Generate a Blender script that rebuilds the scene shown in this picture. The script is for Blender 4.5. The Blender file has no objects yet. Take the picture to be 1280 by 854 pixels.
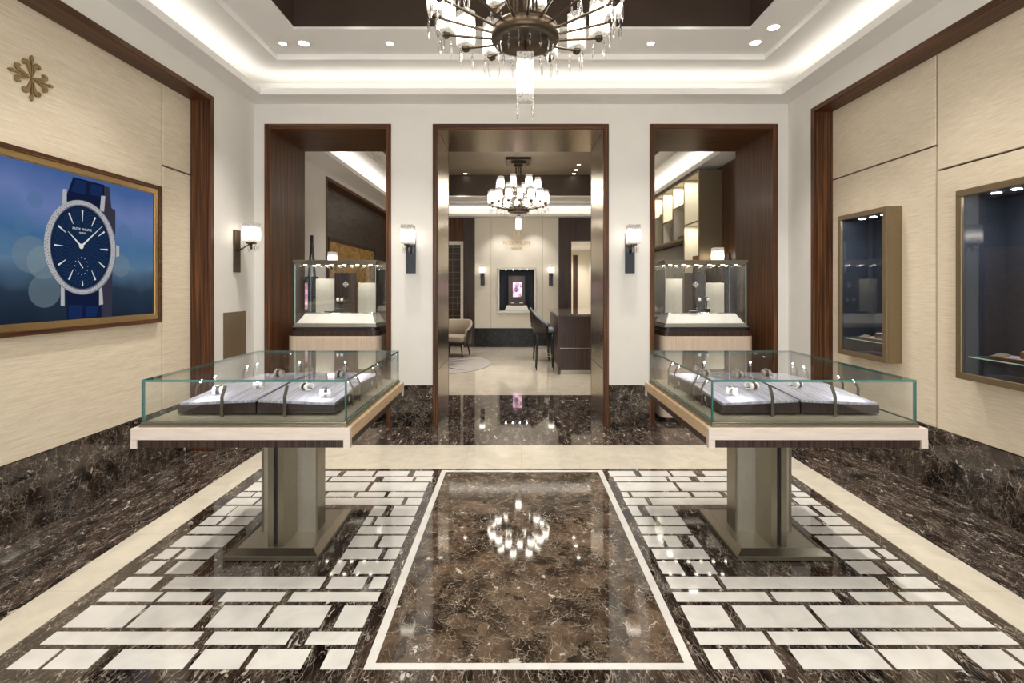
import bpy, bmesh, math, random
from mathutils import Vector, Matrix
random.seed(7)
SC = bpy.context.scene
COL = SC.collection
PI = math.pi
H = 1.55

# ------------------------------------------------------------------ helpers
def link(o, parent=None):
    COL.objects.link(o)
    if parent: o.parent = parent
    return o

def tag(o, label=None, cat=None, group=None, kind=None):
    if label: o['label'] = label
    if cat: o['category'] = cat
    if group: o['group'] = group
    if kind: o['kind'] = kind
    return o

def empty(name, loc=(0, 0, 0), rz=0.0, label=None, cat=None, group=None):
    o = bpy.data.objects.new(name, None)
    o.empty_display_size = 0.1
    link(o); o.location = loc; o.rotation_euler = (0, 0, rz)
    return tag(o, label, cat, group)

def dup(o, parent=None, loc=None, rz=None, label=None, group=None):
    c = o.copy(); COL.objects.link(c)
    if parent: c.parent = parent
    for ch in list(o.children): dup(ch, c)
    if loc is not None: c.location = loc
    if rz is not None: c.rotation_euler = (0, 0, rz)
    if label: c['label'] = label
    if group: c['group'] = group
    return c

class MB:
    """collects shapes into one mesh"""
    def __init__(self):
        self.bm = bmesh.new(); self.mats = []
    def mi(self, m):
        if m is None: return 0
        if m not in self.mats: self.mats.append(m)
        return self.mats.index(m)
    def _merge(self, b2, mat, M=None, smooth=False):
        if M is not None: bmesh.ops.transform(b2, matrix=M, verts=b2.verts)
        k = self.mi(mat)
        vm = {}
        for v in b2.verts: vm[v] = self.bm.verts.new(v.co)
        for f in b2.faces:
            try:
                nf = self.bm.faces.new([vm[v] for v in f.verts])
                nf.material_index = k; nf.smooth = smooth
            except ValueError: pass
        b2.free()
    def box(self, x0, x1, y0, y1, z0, z1, mat=None, bev=0, M=None, seg=2):
        b = bmesh.new()
        bmesh.ops.create_cube(b, size=1)
        bmesh.ops.scale(b, vec=(x1-x0, y1-y0, z1-z0), verts=b.verts)
        bmesh.ops.translate(b, vec=((x0+x1)/2, (y0+y1)/2, (z0+z1)/2), verts=b.verts)
        if bev: bmesh.ops.bevel(b, geom=b.edges[:], offset=bev, segments=seg, profile=0.5, affect='EDGES')
        self._merge(b, mat, M)
        return self
    def cyl(self, p0, p1, r0, r1=None, mat=None, n=16, caps=True, smooth=True):
        r1 = r0 if r1 is None else r1
        p0 = Vector(p0); p1 = Vector(p1); d = p1-p0
        b = bmesh.new()
        bmesh.ops.create_cone(b, cap_ends=caps, segments=n, radius1=max(r0, 1e-5), radius2=max(r1, 1e-5), depth=d.length)
        q = Vector((0, 0, 1)).rotation_difference(d.normalized())
        M = Matrix.Translation((p0+p1)/2) @ q.to_matrix().to_4x4()
        self._merge(b, mat, M, smooth and n > 8)
        return self
    def sph(self, c, r, mat=None, sc=(1, 1, 1), u=16, v=10):
        b = bmesh.new()
        bmesh.ops.create_uvsphere(b, u_segments=u, v_segments=v, radius=r)
        self._merge(b, mat, Matrix.Translation(c) @ Matrix.Diagonal((*sc, 1)), True)
        return self
    def lathe(self, prof, mat=None, c=(0, 0, 0), n=24, smooth=True):
        b = bmesh.new(); rings = []
        for r, z in prof:
            rings.append([b.verts.new((c[0]+max(r, 1e-4)*math.cos(2*PI*i/n), c[1]+max(r, 1e-4)*math.sin(2*PI*i/n), c[2]+z)) for i in range(n)])
        for a, bb in zip(rings, rings[1:]):
            for i in range(n):
                b.faces.new((a[i], a[(i+1) % n], bb[(i+1) % n], bb[i]))
        self._merge(b, mat, None, smooth)
        return self
    def poly(self, pts, mat=None):
        vs = [self.bm.verts.new(p) for p in pts]
        f = self.bm.faces.new(vs); f.material_index = self.mi(mat)
        return self
    def prism(self, pts, ax, depth, mat=None):
        """extrude a polygon (3D points) along vector ax*depth"""
        b = bmesh.new()
        a = [b.verts.new(p) for p in pts]
        off = Vector(ax)*depth
        c = [b.verts.new(Vector(p)+off) for p in pts]
        b.faces.new(a); b.faces.new(c[::-1])
        n = len(pts)
        for i in range(n): b.faces.new((a[i], c[i], c[(i+1) % n], a[(i+1) % n]))
        bmesh.ops.recalc_face_normals(b, faces=b.faces)
        self._merge(b, mat)
        return self
    def ring(self, o, i, z0, z1, mat=None):
        """rectangular ring: o,i = (x0,x1,y0,y1)"""
        self.box(o[0], o[1], o[2], i[2], z0, z1, mat); self.box(o[0], o[1], i[3], o[3], z0, z1, mat)
        self.box(o[0], i[0], i[2], i[3], z0, z1, mat); self.box(i[1], o[1], i[2], i[3], z0, z1, mat)
        return self
    def build(self, name, mat=None, parent=None, **kw):
        me = bpy.data.meshes.new(name)
        self.bm.normal_update()
        self.bm.to_mesh(me); self.bm.free()
        mats = self.mats if self.mats and self.mats[0] is not None else ([mat] if mat else [])
        for m in (mats or [mat]):
            if m: me.materials.append(m)
        o = bpy.data.objects.new(name, me)
        link(o, parent)
        return tag(o, **kw)

def glass_box(mb, x0, x1, y0, y1, z0, z1, axis, face, edge):
    """a pane: two big faces in glass, rim faces in the greenish edge material"""
    b = bmesh.new()
    bmesh.ops.create_cube(b, size=1)
    bmesh.ops.scale(b, vec=(x1-x0, y1-y0, z1-z0), verts=b.verts)
    bmesh.ops.translate(b, vec=((x0+x1)/2, (y0+y1)/2, (z0+z1)/2), verts=b.verts)
    b.normal_update()
    kf, ke = mb.mi(face), mb.mi(edge)
    vm = {v: mb.bm.verts.new(v.co) for v in b.verts}
    for f in b.faces:
        nf = mb.bm.faces.new([vm[v] for v in f.verts])
        nf.material_index = kf if abs(f.normal[axis]) > 0.5 else ke
    b.free()

def text_mesh(name, body, size, M, mat, parent=None, depth=0.002, space=1.0):
    cu = bpy.data.curves.new(name, 'FONT'); cu.body = body; cu.size = size
    cu.align_x = 'CENTER'; cu.align_y = 'CENTER'; cu.extrude = depth; cu.space_character = space
    t = bpy.data.objects.new(name+'_tmp', cu); COL.objects.link(t)
    dg = bpy.context.evaluated_depsgraph_get(); dg.update()
    me = bpy.data.meshes.new_from_object(t.evaluated_get(dg))
    bpy.data.objects.remove(t)
    me.materials.clear(); me.materials.append(mat)
    me.transform(M)
    o = bpy.data.objects.new(name, me); link(o, parent)
    return o

# ------------------------------------------------------------------ materials
def newmat(name):
    m = bpy.data.materials.new(name); m.use_nodes = True
    nt = m.node_tree
    return m, nt, nt.nodes['Principled BSDF']

def N(nt, t, **kw):
    n = nt.nodes.new(t)
    for k, v in kw.items():
        if k.startswith('i_'): n.inputs[k[2:].replace('_', ' ')].default_value = v
        else: setattr(n, k, v)
    return n

def plain(name, col, rough=0.5, metal=0.0, spec=0.5, var=0.06, vs=30.0, coat=0.0):
    """a plain finish with a faint procedural mottling"""
    m, nt, p = newmat(name)
    tc = N(nt, 'ShaderNodeTexCoord'); no = N(nt, 'ShaderNodeTexNoise')
    no.inputs['Scale'].default_value = vs; no.inputs['Detail'].default_value = 3
    cr = N(nt, 'ShaderNodeValToRGB')
    a = [max(0, c*(1-var)) for c in col]; b = [min(1, c*(1+var)) for c in col]
    cr.color_ramp.elements[0].color = (*a, 1); cr.color_ramp.elements[1].color = (*b, 1)
    cr.color_ramp.elements[0].position = 0.3; cr.color_ramp.elements[1].position = 0.7
    nt.links.new(tc.outputs['Object'], no.inputs['Vector']); nt.links.new(no.outputs['Fac'], cr.inputs['Fac'])
    nt.links.new(cr.outputs['Color'], p.inputs['Base Color'])
    p.inputs['Roughness'].default_value = rough; p.inputs['Metallic'].default_value = metal
    p.inputs['Specular IOR Level'].default_value = spec; p.inputs['Coat Weight'].default_value = coat
    p.inputs['Coat Roughness'].default_value = 0.08
    return m

def emis(name, col, s):
    m = bpy.data.materials.new(name); m.use_nodes = True; nt = m.node_tree
    nt.nodes.clear()
    e = nt.nodes.new('ShaderNodeEmission'); e.inputs['Color'].default_value = (*col, 1); e.inputs['Strength'].default_value = s
    o = nt.nodes.new('ShaderNodeOutputMaterial'); nt.links.new(e.outputs[0], o.inputs[0])
    return m

def streaky(name, c_dark, c_light, scale, rough=0.4, spec=0.5, metal=0, bump=0.0, coat=0.0, lo=0.35, hi=0.68, c_mid=None, detail=4, fine=True):
    """grain: noise stretched by the mapping scale"""
    m, nt, p = newmat(name)
    tc = N(nt, 'ShaderNodeTexCoord'); mp = N(nt, 'ShaderNodeMapping'); mp.inputs['Scale'].default_value = scale
    no = N(nt, 'ShaderNodeTexNoise'); no.inputs['Scale'].default_value = 1; no.inputs['Detail'].default_value = detail
    no.inputs['Roughness'].default_value = 0.65
    cr = N(nt, 'ShaderNodeValToRGB')
    cr.color_ramp.elements[0].color = (*c_dark, 1); cr.color_ramp.elements[1].color = (*c_light, 1)
    cr.color_ramp.elements[0].position = lo; cr.color_ramp.elements[1].position = hi
    if c_mid:
        e = cr.color_ramp.elements.new((lo+hi)/2); e.color = (*c_mid, 1)
    L = nt.links.new
    L(tc.outputs['Object'], mp.inputs['Vector']); L(mp.outputs[0], no.inputs['Vector'])
    L(no.outputs['Fac'], cr.inputs['Fac']); L(cr.outputs['Color'], p.inputs['Base Color'])
    if bump:
        bp = N(nt, 'ShaderNodeBump'); bp.inputs['Strength'].default_value = bump; bp.inputs['Distance'].default_value = 0.002
        L(no.outputs['Fac'], bp.inputs['Height']); L(bp.outputs[0], p.inputs['Normal'])
    p.inputs['Roughness'].default_value = rough; p.inputs['Metallic'].default_value = metal
    p.inputs['Specular IOR Level'].default_value = spec; p.inputs['Coat Weight'].default_value = coat
    p.inputs['Coat Roughness'].default_value = 0.12
    return m

def math_node(nt, op, a, b=None, clamp=False):
    n = nt.nodes.new('ShaderNodeMath'); n.operation = op; n.use_clamp = clamp
    for i, v in enumerate((a, b)):
        if v is None: continue
        if isinstance(v, (int, float)): n.inputs[i].default_value = v
        else: nt.links.new(v, n.inputs[i])
    return n.outputs[0]

def mixcol(nt, fac, a, b):
    n = nt.nodes.new('ShaderNodeMix'); n.data_type = 'RGBA'
    if isinstance(fac, (int, float)): n.inputs[0].default_value = fac
    else: nt.links.new(fac, n.inputs[0])
    for i, v in ((6, a), (7, b)):
        if isinstance(v, tuple): n.inputs[i].default_value = (*v, 1)
        else: nt.links.new(v, n.inputs[i])
    return n.outputs[2]

def seam(nt, coord, period, offset, width):
    """1 on a thin line every `period` along coord"""
    a = math_node(nt, 'ADD', coord, -offset + 1000*period)
    b = math_node(nt, 'MODULO', a, period)
    c = math_node(nt, 'SUBTRACT', b, period/2)
    d = math_node(nt, 'ABSOLUTE', c)
    return math_node(nt, 'GREATER_THAN', d, period/2 - width/2)

def dark_marble(name, base0=(0.012, 0.008, 0.006), base1=(0.080, 0.052, 0.036), vein=(0.33, 0.26, 0.19), sc=1.0, seams=True, stretch=(1, 1, 1), rough=0.04, white=0.675, vk=1.0):
    m, nt, p = newmat(name); L = nt.links.new
    tc = N(nt, 'ShaderNodeTexCoord'); mp = N(nt, 'ShaderNodeMapping'); mp.inputs['Scale'].default_value = stretch
    mp.inputs['Rotation'].default_value = (0, 0, 0.35)
    L(tc.outputs['Object'], mp.inputs['Vector'])
    cur = mp.outputs[0]
    for scale, amp in ((2.0, 0.30), (8.0, 0.085), (26.0, 0.030)):
        dn = N(nt, 'ShaderNodeTexNoise'); dn.inputs['Scale'].default_value = scale*sc; dn.inputs['Detail'].default_value = 3
        L(mp.outputs[0], dn.inputs['Vector'])
        vm = N(nt, 'ShaderNodeVectorMath', operation='MULTIPLY_ADD'); vm.inputs[1].default_value = (amp/sc,)*3
        L(dn.outputs['Color'], vm.inputs[0]); L(cur, vm.inputs[2]); cur = vm.outputs[0]
    big = N(nt, 'ShaderNodeTexNoise'); big.inputs['Scale'].default_value = 3.4*sc; big.inputs['Detail'].default_value = 12; big.inputs['Roughness'].default_value = 0.68
    L(cur, big.inputs['Vector'])
    cell = N(nt, 'ShaderNodeTexVoronoi'); cell.inputs['Scale'].default_value = 8.0*sc; L(cur, cell.inputs['Vector'])
    cs_ = N(nt, 'ShaderNodeSeparateColor'); L(cell.outputs['Color'], cs_.inputs[0])
    fac = math_node(nt, 'ADD', math_node(nt, 'MULTIPLY', big.outputs['Fac'], 0.80), math_node(nt, 'MULTIPLY', cs_.outputs[0], 0.20))
    cr = N(nt, 'ShaderNodeValToRGB')
    cr.color_ramp.elements[0].color = (*base0, 1); cr.color_ramp.elements[0].position = 0.40
    cr.color_ramp.elements[1].color = (*base1, 1); cr.color_ramp.elements[1].position = 0.66
    L(fac, cr.inputs['Fac'])
    col = cr.outputs['Color']
    def veins(scale, w, maskscale, thr, k2):
        v = N(nt, 'ShaderNodeTexVoronoi', feature='DISTANCE_TO_EDGE'); v.inputs['Scale'].default_value = scale*sc
        L(cur, v.inputs['Vector'])
        a = math_node(nt, 'DIVIDE', v.outputs['Distance'], w)
        a = math_node(nt, 'SUBTRACT', 1.0, a, True)
        n2 = N(nt, 'ShaderNodeTexNoise'); n2.inputs['Scale'].default_value = maskscale*sc; n2.inputs['Detail'].default_value = 5; n2.inputs['Roughness'].default_value = 0.65
        L(mp.outputs[0], n2.inputs['Vector'])
        k = math_node(nt, 'SUBTRACT', n2.outputs['Fac'], thr); k = math_node(nt, 'MULTIPLY', k, 7.0, True)
        return math_node(nt, 'MULTIPLY', math_node(nt, 'MULTIPLY', a, k), k2*vk, True)
    col = mixcol(nt, veins(46.0, 0.11, 7.0, 0.46, 0.34), col, tuple(c*0.85 for c in vein))
    col = mixcol(nt, veins(20.0, 0.055, 9.0, 0.47, 0.55), col, vein)
    col = mixcol(nt, veins(7.0, 0.016, 10.0, 0.47, 0.70), col, tuple(min(1, c*1.35) for c in vein))
    wn = N(nt, 'ShaderNodeTexNoise'); wn.inputs['Scale'].default_value = 11.0*sc; wn.inputs['Detail'].default_value = 4; wn.inputs['Roughness'].default_value = 0.6
    L(cur, wn.inputs['Vector'])
    w = math_node(nt, 'SUBTRACT', wn.outputs['Fac'], white); w = math_node(nt, 'MULTIPLY', w, 40.0, True)
    col = mixcol(nt, math_node(nt, 'MULTIPLY', w, 0.8), col, (0.62, 0.56, 0.49))
    if seams:
        sx = N(nt, 'ShaderNodeSeparateXYZ'); L(tc.outputs['Object'], sx.inputs[0])
        s = seam(nt, sx.outputs['Y'], 0.565, 2.48, 0.0035)
        s2 = seam(nt, sx.outputs['X'], 0.62, 2.48, 0.0035)
        s = math_node(nt, 'MAXIMUM', s, s2)
        col = mixcol(nt, math_node(nt, 'MULTIPLY', s, 0.6), col, (0.10, 0.075, 0.055))
    L(col, p.inputs['Base Color'])
    p.inputs['Roughness'].default_value = rough; p.inputs['Specular IOR Level'].default_value = 0.55
    p.inputs['Coat Weight'].default_value = 0.2; p.inputs['Coat Roughness'].default_value = 0.02
    return m

def cream_marble(name, c=(0.70, 0.655, 0.56), px=None, py=None, rough=0.07):
    m, nt, p = newmat(name); L = nt.links.new
    tc = N(nt, 'ShaderNodeTexCoord')
    no = N(nt, 'ShaderNodeTexNoise'); no.inputs['Scale'].default_value = 7; no.inputs['Detail'].default_value = 8; no.inputs['Distortion'].default_value = 0.8
    L(tc.outputs['Object'], no.inputs['Vector'])
    cr = N(nt, 'ShaderNodeValToRGB')
    cr.color_ramp.elements[0].color = (*[x*0.90 for x in c], 1); cr.color_ramp.elements[0].position = 0.3
    cr.color_ramp.elements[1].color = (*[min(1, x*1.06) for x in c], 1); cr.color_ramp.elements[1].position = 0.65
    L(no.outputs['Fac'], cr.inputs['Fac'])
    col = cr.outputs['Color']
    sx = N(nt, 'ShaderNodeSeparateXYZ'); L(tc.outputs['Object'], sx.inputs[0])
    for (ax, pr) in (('X', px), ('Y', py)):
        if pr:
            s = seam(nt, sx.outputs[ax], pr[0], pr[1], 0.003)
            col = mixcol(nt, math_node(nt, 'MULTIPLY', s, 0.45), col, (0.30, 0.26, 0.20))
    L(col, p.inputs['Base Color'])
    p.inputs['Roughness'].default_value = rough; p.inputs['Coat Weight'].default_value = 0.35; p.inputs['Coat Roughness'].default_value = 0.03
    return m

def thin_glass(name, tint=(0.985, 0.995, 0.99), f0=0.04, gain=0.96):
    m = bpy.data.materials.new(name); m.use_nodes = True; nt = m.node_tree; nt.nodes.clear(); L = nt.links.new
    g = N(nt, 'ShaderNodeNewGeometry')
    d = N(nt, 'ShaderNodeVectorMath', operation='DOT_PRODUCT'); L(g.outputs['Incoming'], d.inputs[0]); L(g.outputs['Normal'], d.inputs[1])
    a = math_node(nt, 'ABSOLUTE', d.outputs['Value']); a = math_node(nt, 'SUBTRACT', 1.0, a, True)
    a = math_node(nt, 'POWER', a, 5.0); a = math_node(nt, 'MULTIPLY', a, gain); a = math_node(nt, 'ADD', a, f0, True)
    t = N(nt, 'ShaderNodeBsdfTransparent'); t.inputs[0].default_value = (*tint, 1)
    gl = N(nt, 'ShaderNodeBsdfGlossy'); gl.inputs['Roughness'].default_value = 0.0
    mx = N(nt, 'ShaderNodeMixShader'); L(a, mx.inputs[0]); L(t.outputs[0], mx.inputs[1]); L(gl.outputs[0], mx.inputs[2])
    o = N(nt, 'ShaderNodeOutputMaterial'); L(mx.outputs[0], o.inputs[0])
    return m

def crystal(name):
    m = bpy.data.materials.new(name); m.use_nodes = True; nt = m.node_tree; nt.nodes.clear(); L = nt.links.new
    g = N(nt, 'ShaderNodeBsdfGlass'); g.inputs['IOR'].default_value = 1.5; g.inputs['Roughness'].default_value = 0.0
    t = N(nt, 'ShaderNodeBsdfTransparent')
    mx = N(nt, 'ShaderNodeMixShader'); mx.inputs[0].default_value = 0.35
    L(g.outputs[0], mx.inputs[1]); L(t.outputs[0], mx.inputs[2])
    o = N(nt, 'ShaderNodeOutputMaterial'); L(mx.outputs[0], o.inputs[0])
    return m

def shade_mat(name, s, hi=1.0):
    """cut-glass lamp shade lit from inside: brightest around the bulb in its middle (object z 0..1 of the shade is baked in the mesh as generated coords)"""
    m = bpy.data.materials.new(name); m.use_nodes = True; nt = m.node_tree; nt.nodes.clear(); L = nt.links.new
    tc = N(nt, 'ShaderNodeTexCoord')
    sx = N(nt, 'ShaderNodeSeparateXYZ'); L(tc.outputs['Generated'], sx.inputs[0])
    a = math_node(nt, 'SUBTRACT', sx.outputs['Z'], 0.42); a = math_node(nt, 'ABSOLUTE', a)
    a = math_node(nt, 'MULTIPLY', a, 2.3); a = math_node(nt, 'SUBTRACT', 1.0, a, True); a = math_node(nt, 'POWER', a, 1.5)
    v = N(nt, 'ShaderNodeTexVoronoi'); v.inputs['Scale'].default_value = 110; L(tc.outputs['Object'], v.inputs['Vector'])
    k = math_node(nt, 'MULTIPLY', v.outputs['Distance'], 0.9); k = math_node(nt, 'SUBTRACT', 1.15, k, True)
    st = math_node(nt, 'MULTIPLY', math_node(nt, 'ADD', math_node(nt, 'MULTIPLY', a, s), 0.5), k)
    e = N(nt, 'ShaderNodeEmission'); e.inputs['Color'].default_value = (1.0, 0.90, 0.76, 1); L(st, e.inputs['Strength'])
    gl = N(nt, 'ShaderNodeBsdfGlossy'); gl.inputs['Roughness'].default_value = 0.15
    mx = N(nt, 'ShaderNodeMixShader'); mx.inputs[0].default_value = 0.06
    L(e.outputs[0], mx.inputs[1]); L(gl.outputs[0], mx.inputs[2])
    o = N(nt, 'ShaderNodeOutputMaterial'); L(mx.outputs[0], o.inputs[0])
    return m

M = {}
M['marble'] = dark_marble('dark_brown_marble', base0=(0.006, 0.004, 0.003), base1=(0.062, 0.041, 0.030), vein=(0.46, 0.39, 0.32), stretch=(1.9, 0.65, 1), white=0.645, vk=1.5, sc=1.1)
M['marble_rug'] = dark_marble('brown_veined_marble', base0=(0.018, 0.012, 0.008), base1=(0.135, 0.090, 0.058), vein=(0.46, 0.38, 0.29), seams=False, sc=1.35, white=0.655, vk=1.3)
M['marble_skirt'] = dark_marble('skirting_marble', base0=(0.005, 0.0035, 0.003), base1=(0.060, 0.040, 0.029), vein=(0.42, 0.35, 0.28), seams=False, sc=1.3, rough=0.07, white=0.655, vk=1.4)
M['marble_black'] = dark_marble('black_marble', base0=(0.006, 0.006, 0.007), base1=(0.018, 0.016, 0.016), vein=(0.14, 0.13, 0.125), seams=False, rough=0.3, white=0.9)
for k_, v_ in (('Specular IOR Level', 0.2), ('Coat Weight', 0.0)): M['marble_black'].node_tree.nodes['Principled BSDF'].inputs[k_].default_value = v_
M['cream'] = cream_marble('cream_marble_tile', c=(0.73, 0.705, 0.655))
M['cream_band'] = cream_marble('cream_marble_band', c=(0.66, 0.60, 0.485), py=(0.565, 2.48))
M['cream_cross'] = cream_marble('cream_marble_cross_band', c=(0.66, 0.60, 0.485), px=(0.5, 0.062))
M['cream_room'] = cream_marble('cream_marble_salon', c=(0.60, 0.535, 0.43), px=(0.6, 0.062), py=(0.6, 6.95), rough=0.09)
M['plaster'] = plain('warm_white_plaster', (0.75, 0.725, 0.68), 0.6, var=0.015, vs=6)
M['ceiling'] = plain('ceiling_white', (0.80, 0.785, 0.76), 0.7, var=0.01, vs=4)
M['tray'] = plain('dark_brown_ceiling', (0.055, 0.036, 0.026), 0.45, var=0.1, vs=3)
M['tray_lit'] = plain('lit_brown_ceiling', (0.20, 0.16, 0.115), 0.5, var=0.05, vs=3)  # salon tray top: chandelier light put into the colour as a lighter brown
M['silk_x'] = streaky('cream_wall_silk', (0.64, 0.53, 0.375), (0.82, 0.725, 0.575), (90, 6, 150), rough=0.5, bump=0.06, lo=0.30, hi=0.66, detail=5)
M['silk_far'] = plain('cream_wall_panel', (0.76, 0.71, 0.61), 0.5, var=0.02, vs=40)
W0, W1, W2 = (0.018, 0.007, 0.003), (0.225, 0.090, 0.031), (0.085, 0.032, 0.0115)
M['wood_z'] = streaky('walnut_upright_grain', W0, W1, (75, 75, 1.1), rough=0.42, coat=0.03, spec=0.3, lo=0.30, hi=0.74, c_mid=W2)
M['wood_y'] = streaky('walnut_grain_along_wall', W0, W1, (75, 1.1, 75), rough=0.42, coat=0.03, spec=0.3, lo=0.30, hi=0.74, c_mid=W2)
M['wood_x'] = streaky('walnut_grain_across', W0, W1, (1.1, 75, 75), rough=0.42, coat=0.03, spec=0.3, lo=0.30, hi=0.74, c_mid=W2)
M['wood_dark'] = streaky('dark_walnut', (0.012, 0.0055, 0.004), (0.075, 0.034, 0.021), (90, 90, 1.4), rough=0.38, coat=0.05)
M['wood_black'] = streaky('black_brown_wood', (0.010, 0.006, 0.005), (0.034, 0.018, 0.014), (90, 90, 8), rough=0.35)
M['tambour'] = streaky('dark_tambour_wood', (0.010, 0.005, 0.0035), (0.062, 0.030, 0.021), (160, 160, 1.0), rough=0.35, lo=0.4, hi=0.6, detail=2)
M['oak'] = streaky('bleached_oak', (0.58, 0.485, 0.415), (0.70, 0.605, 0.53), (6, 60, 60), rough=0.42, lo=0.3, hi=0.7, coat=0.1)
M['oak_side'] = streaky('bleached_oak_side', (0.58, 0.40, 0.23), (0.72, 0.52, 0.32), (60, 5, 60), rough=0.42, lo=0.3, hi=0.7, coat=0.1)
M['oak_cab'] = streaky('bleached_oak_upright', (0.54, 0.42, 0.32), (0.67, 0.54, 0.43), (70, 70, 2), rough=0.45, lo=0.3, hi=0.7)
M['bronze'] = plain('satin_bronze', (0.265, 0.23, 0.17), 0.30, metal=0.9, var=0.05)
M['bronze_frame'] = plain('brushed_bronze_frame', (0.25, 0.19, 0.115), 0.42, metal=0.75, var=0.04)
M['bronze_lt'] = plain('pale_bronze', (0.44, 0.41, 0.345), 0.36, metal=0.85, var=0.04)
M['bronze_dk'] = plain('dark_bronze', (0.09, 0.066, 0.044), 0.34, metal=0.85, var=0.08)
M['brushed'] = streaky('brushed_bronze_lining', (0.36, 0.29, 0.205), (0.46, 0.375, 0.27), (40, 1.5, 260), rough=0.24, metal=1.0, bump=0.1)
M['gold'] = plain('brushed_gold', (0.50, 0.345, 0.16), 0.30, metal=0.9, var=0.05)
M['emblem'] = plain('aged_gold', (0.33, 0.235, 0.115), 0.40, metal=0.8, var=0.05)
M['black'] = plain('black_lacquer', (0.012, 0.012, 0.014), 0.3, var=0.1)
M['blueblack'] = plain('midnight_lacquer', (0.012, 0.017, 0.032), 0.28, var=0.1, coat=0.3)
M['navy'] = plain('navy_fabric', (0.021, 0.026, 0.040), 0.55, var=0.25, vs=90)
M['glass'] = thin_glass('clear_glass')
M['edge'] = plain('green_glass_edge', (0.045, 0.175, 0.155), 0.12, var=0.03, coat=0.5)
M['edge_lt'] = plain('pale_glass_edge', (0.35, 0.55, 0.50), 0.12, var=0.03)
M['steel'] = plain('polished_steel', (0.62, 0.62, 0.62), 0.18, metal=1.0, var=0.03)
M['post'] = plain('grey_bronze_post', (0.17, 0.145, 0.12), 0.3, metal=0.9, var=0.05)
M['deck'] = plain('pale_gold_deck', (0.42, 0.375, 0.27), 0.30, metal=0.55, var=0.03)
M['lilac'] = streaky('pearl_grey_tray_lining', (0.22, 0.21, 0.26), (0.46, 0.45, 0.50), (140, 3, 10), rough=0.45, bump=0.2, lo=0.4, hi=0.6, detail=2)
M['white_leather'] = plain('white_leather', (0.80, 0.77, 0.72), 0.45, var=0.04)
M['cream_linen'] = plain('cream_linen', (0.55, 0.52, 0.45), 0.7, var=0.12, vs=140)
M['white'] = plain('white_satin', (0.85, 0.84, 0.80), 0.4, var=0.02)
M['shade'] = shade_mat('lit_cut_glass', 17.0)
M['shade_wall'] = shade_mat('lit_cut_glass_sconce', 6.0)
M['shade_far'] = shade_mat('lit_cut_glass_salon', 9.0)
M['crystal'] = crystal('crystal')
M['led'] = emis('downlight_glow', (1.0, 0.93, 0.82), 14)
M['led_cool'] = emis('cool_led_glow', (0.86, 0.93, 1.0), 40)
M['led_case'] = emis('case_led_glow', (1.0, 0.90, 0.76), 12)
M['onyx'] = streaky('golden_onyx', (0.30, 0.15, 0.035), (0.62, 0.40, 0.14), (5, 6, 14), rough=0.25, lo=0.3, hi=0.7, detail=8)
M['slate'] = streaky('dark_slate', (0.035, 0.026, 0.02), (0.15, 0.12, 0.095), (10, 4, 40), rough=0.4, lo=0.35, hi=0.75, detail=8)
M['tan'] = plain('taupe_upholstery', (0.36, 0.30, 0.23), 0.8, var=0.08, vs=120)
M['tan_dark'] = plain('dark_brown_leather', (0.03, 0.022, 0.018), 0.45, var=0.1)
M['greyblue'] = plain('blue_grey_leather', (0.14, 0.17, 0.20), 0.4, var=0.08)
M['rug'] = plain('grey_rug_pile', (0.33, 0.30, 0.27), 0.95, var=0.15, vs=200)
M['rug_dark'] = plain('charcoal_rug_pile', (0.055, 0.045, 0.042), 0.95, var=0.15, vs=200)
M['counter_top'] = dark_marble('counter_marble', base0=(0.05, 0.04, 0.035), base1=(0.14, 0.11, 0.09), seams=False)
M['brown_leather'] = plain('brown_leather', (0.10, 0.045, 0.025), 0.45, var=0.1)
M['shelf_back'] = plain('shelf_cream', (0.72, 0.68, 0.56), 0.6, var=0.02)
M['terracotta'] = plain('terracotta_cloth', (0.30, 0.10, 0.04), 0.6, var=0.06)

# ------------------------------------------------------------------ dimensions
XL, XR = -2.866, 3.016       # side walls
XLP, XRP = -3.05, 3.20       # recessed panels
YB, YC = 5.38, 6.28          # partition front / back
YF = 12.5                    # salon end wall
Y0 = -1.2                    # shopfront
ZC = 3.56
YLR0, YLR1 = 1.77, 4.64      # left alcove
YRR0, YRR1 = 1.45, 4.95      # right alcove

def dep(y): return 610*H/(y-358)

# ------------------------------------------------------------------ floor
f = MB()
f.box(-3.3, 3.45, Y0-0.2, 6.95, -0.1, 0, M['marble'])
f.box(-3.3, 3.45, 6.95, 16.5, -0.1, 0.0, M['cream_room'])
def slab(x0, x1, y0, y1, mat, z=0.0012): f.box(x0, x1, y0, y1, -0.01, z, mat)
cx = 0.067
# perimeter cream border
slab(cx-2.447, cx-2.225, 1.2, 4.145, M['cream_band']); slab(cx+2.21, cx+2.452, 1.2, 4.145, M['cream_band'])
slab(cx-2.447, cx+2.452, 4.145, 4.752, M['cream_cross']); slab(cx-2.447, cx+2.452, 0.7, 1.2, M['cream_cross'])
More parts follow.
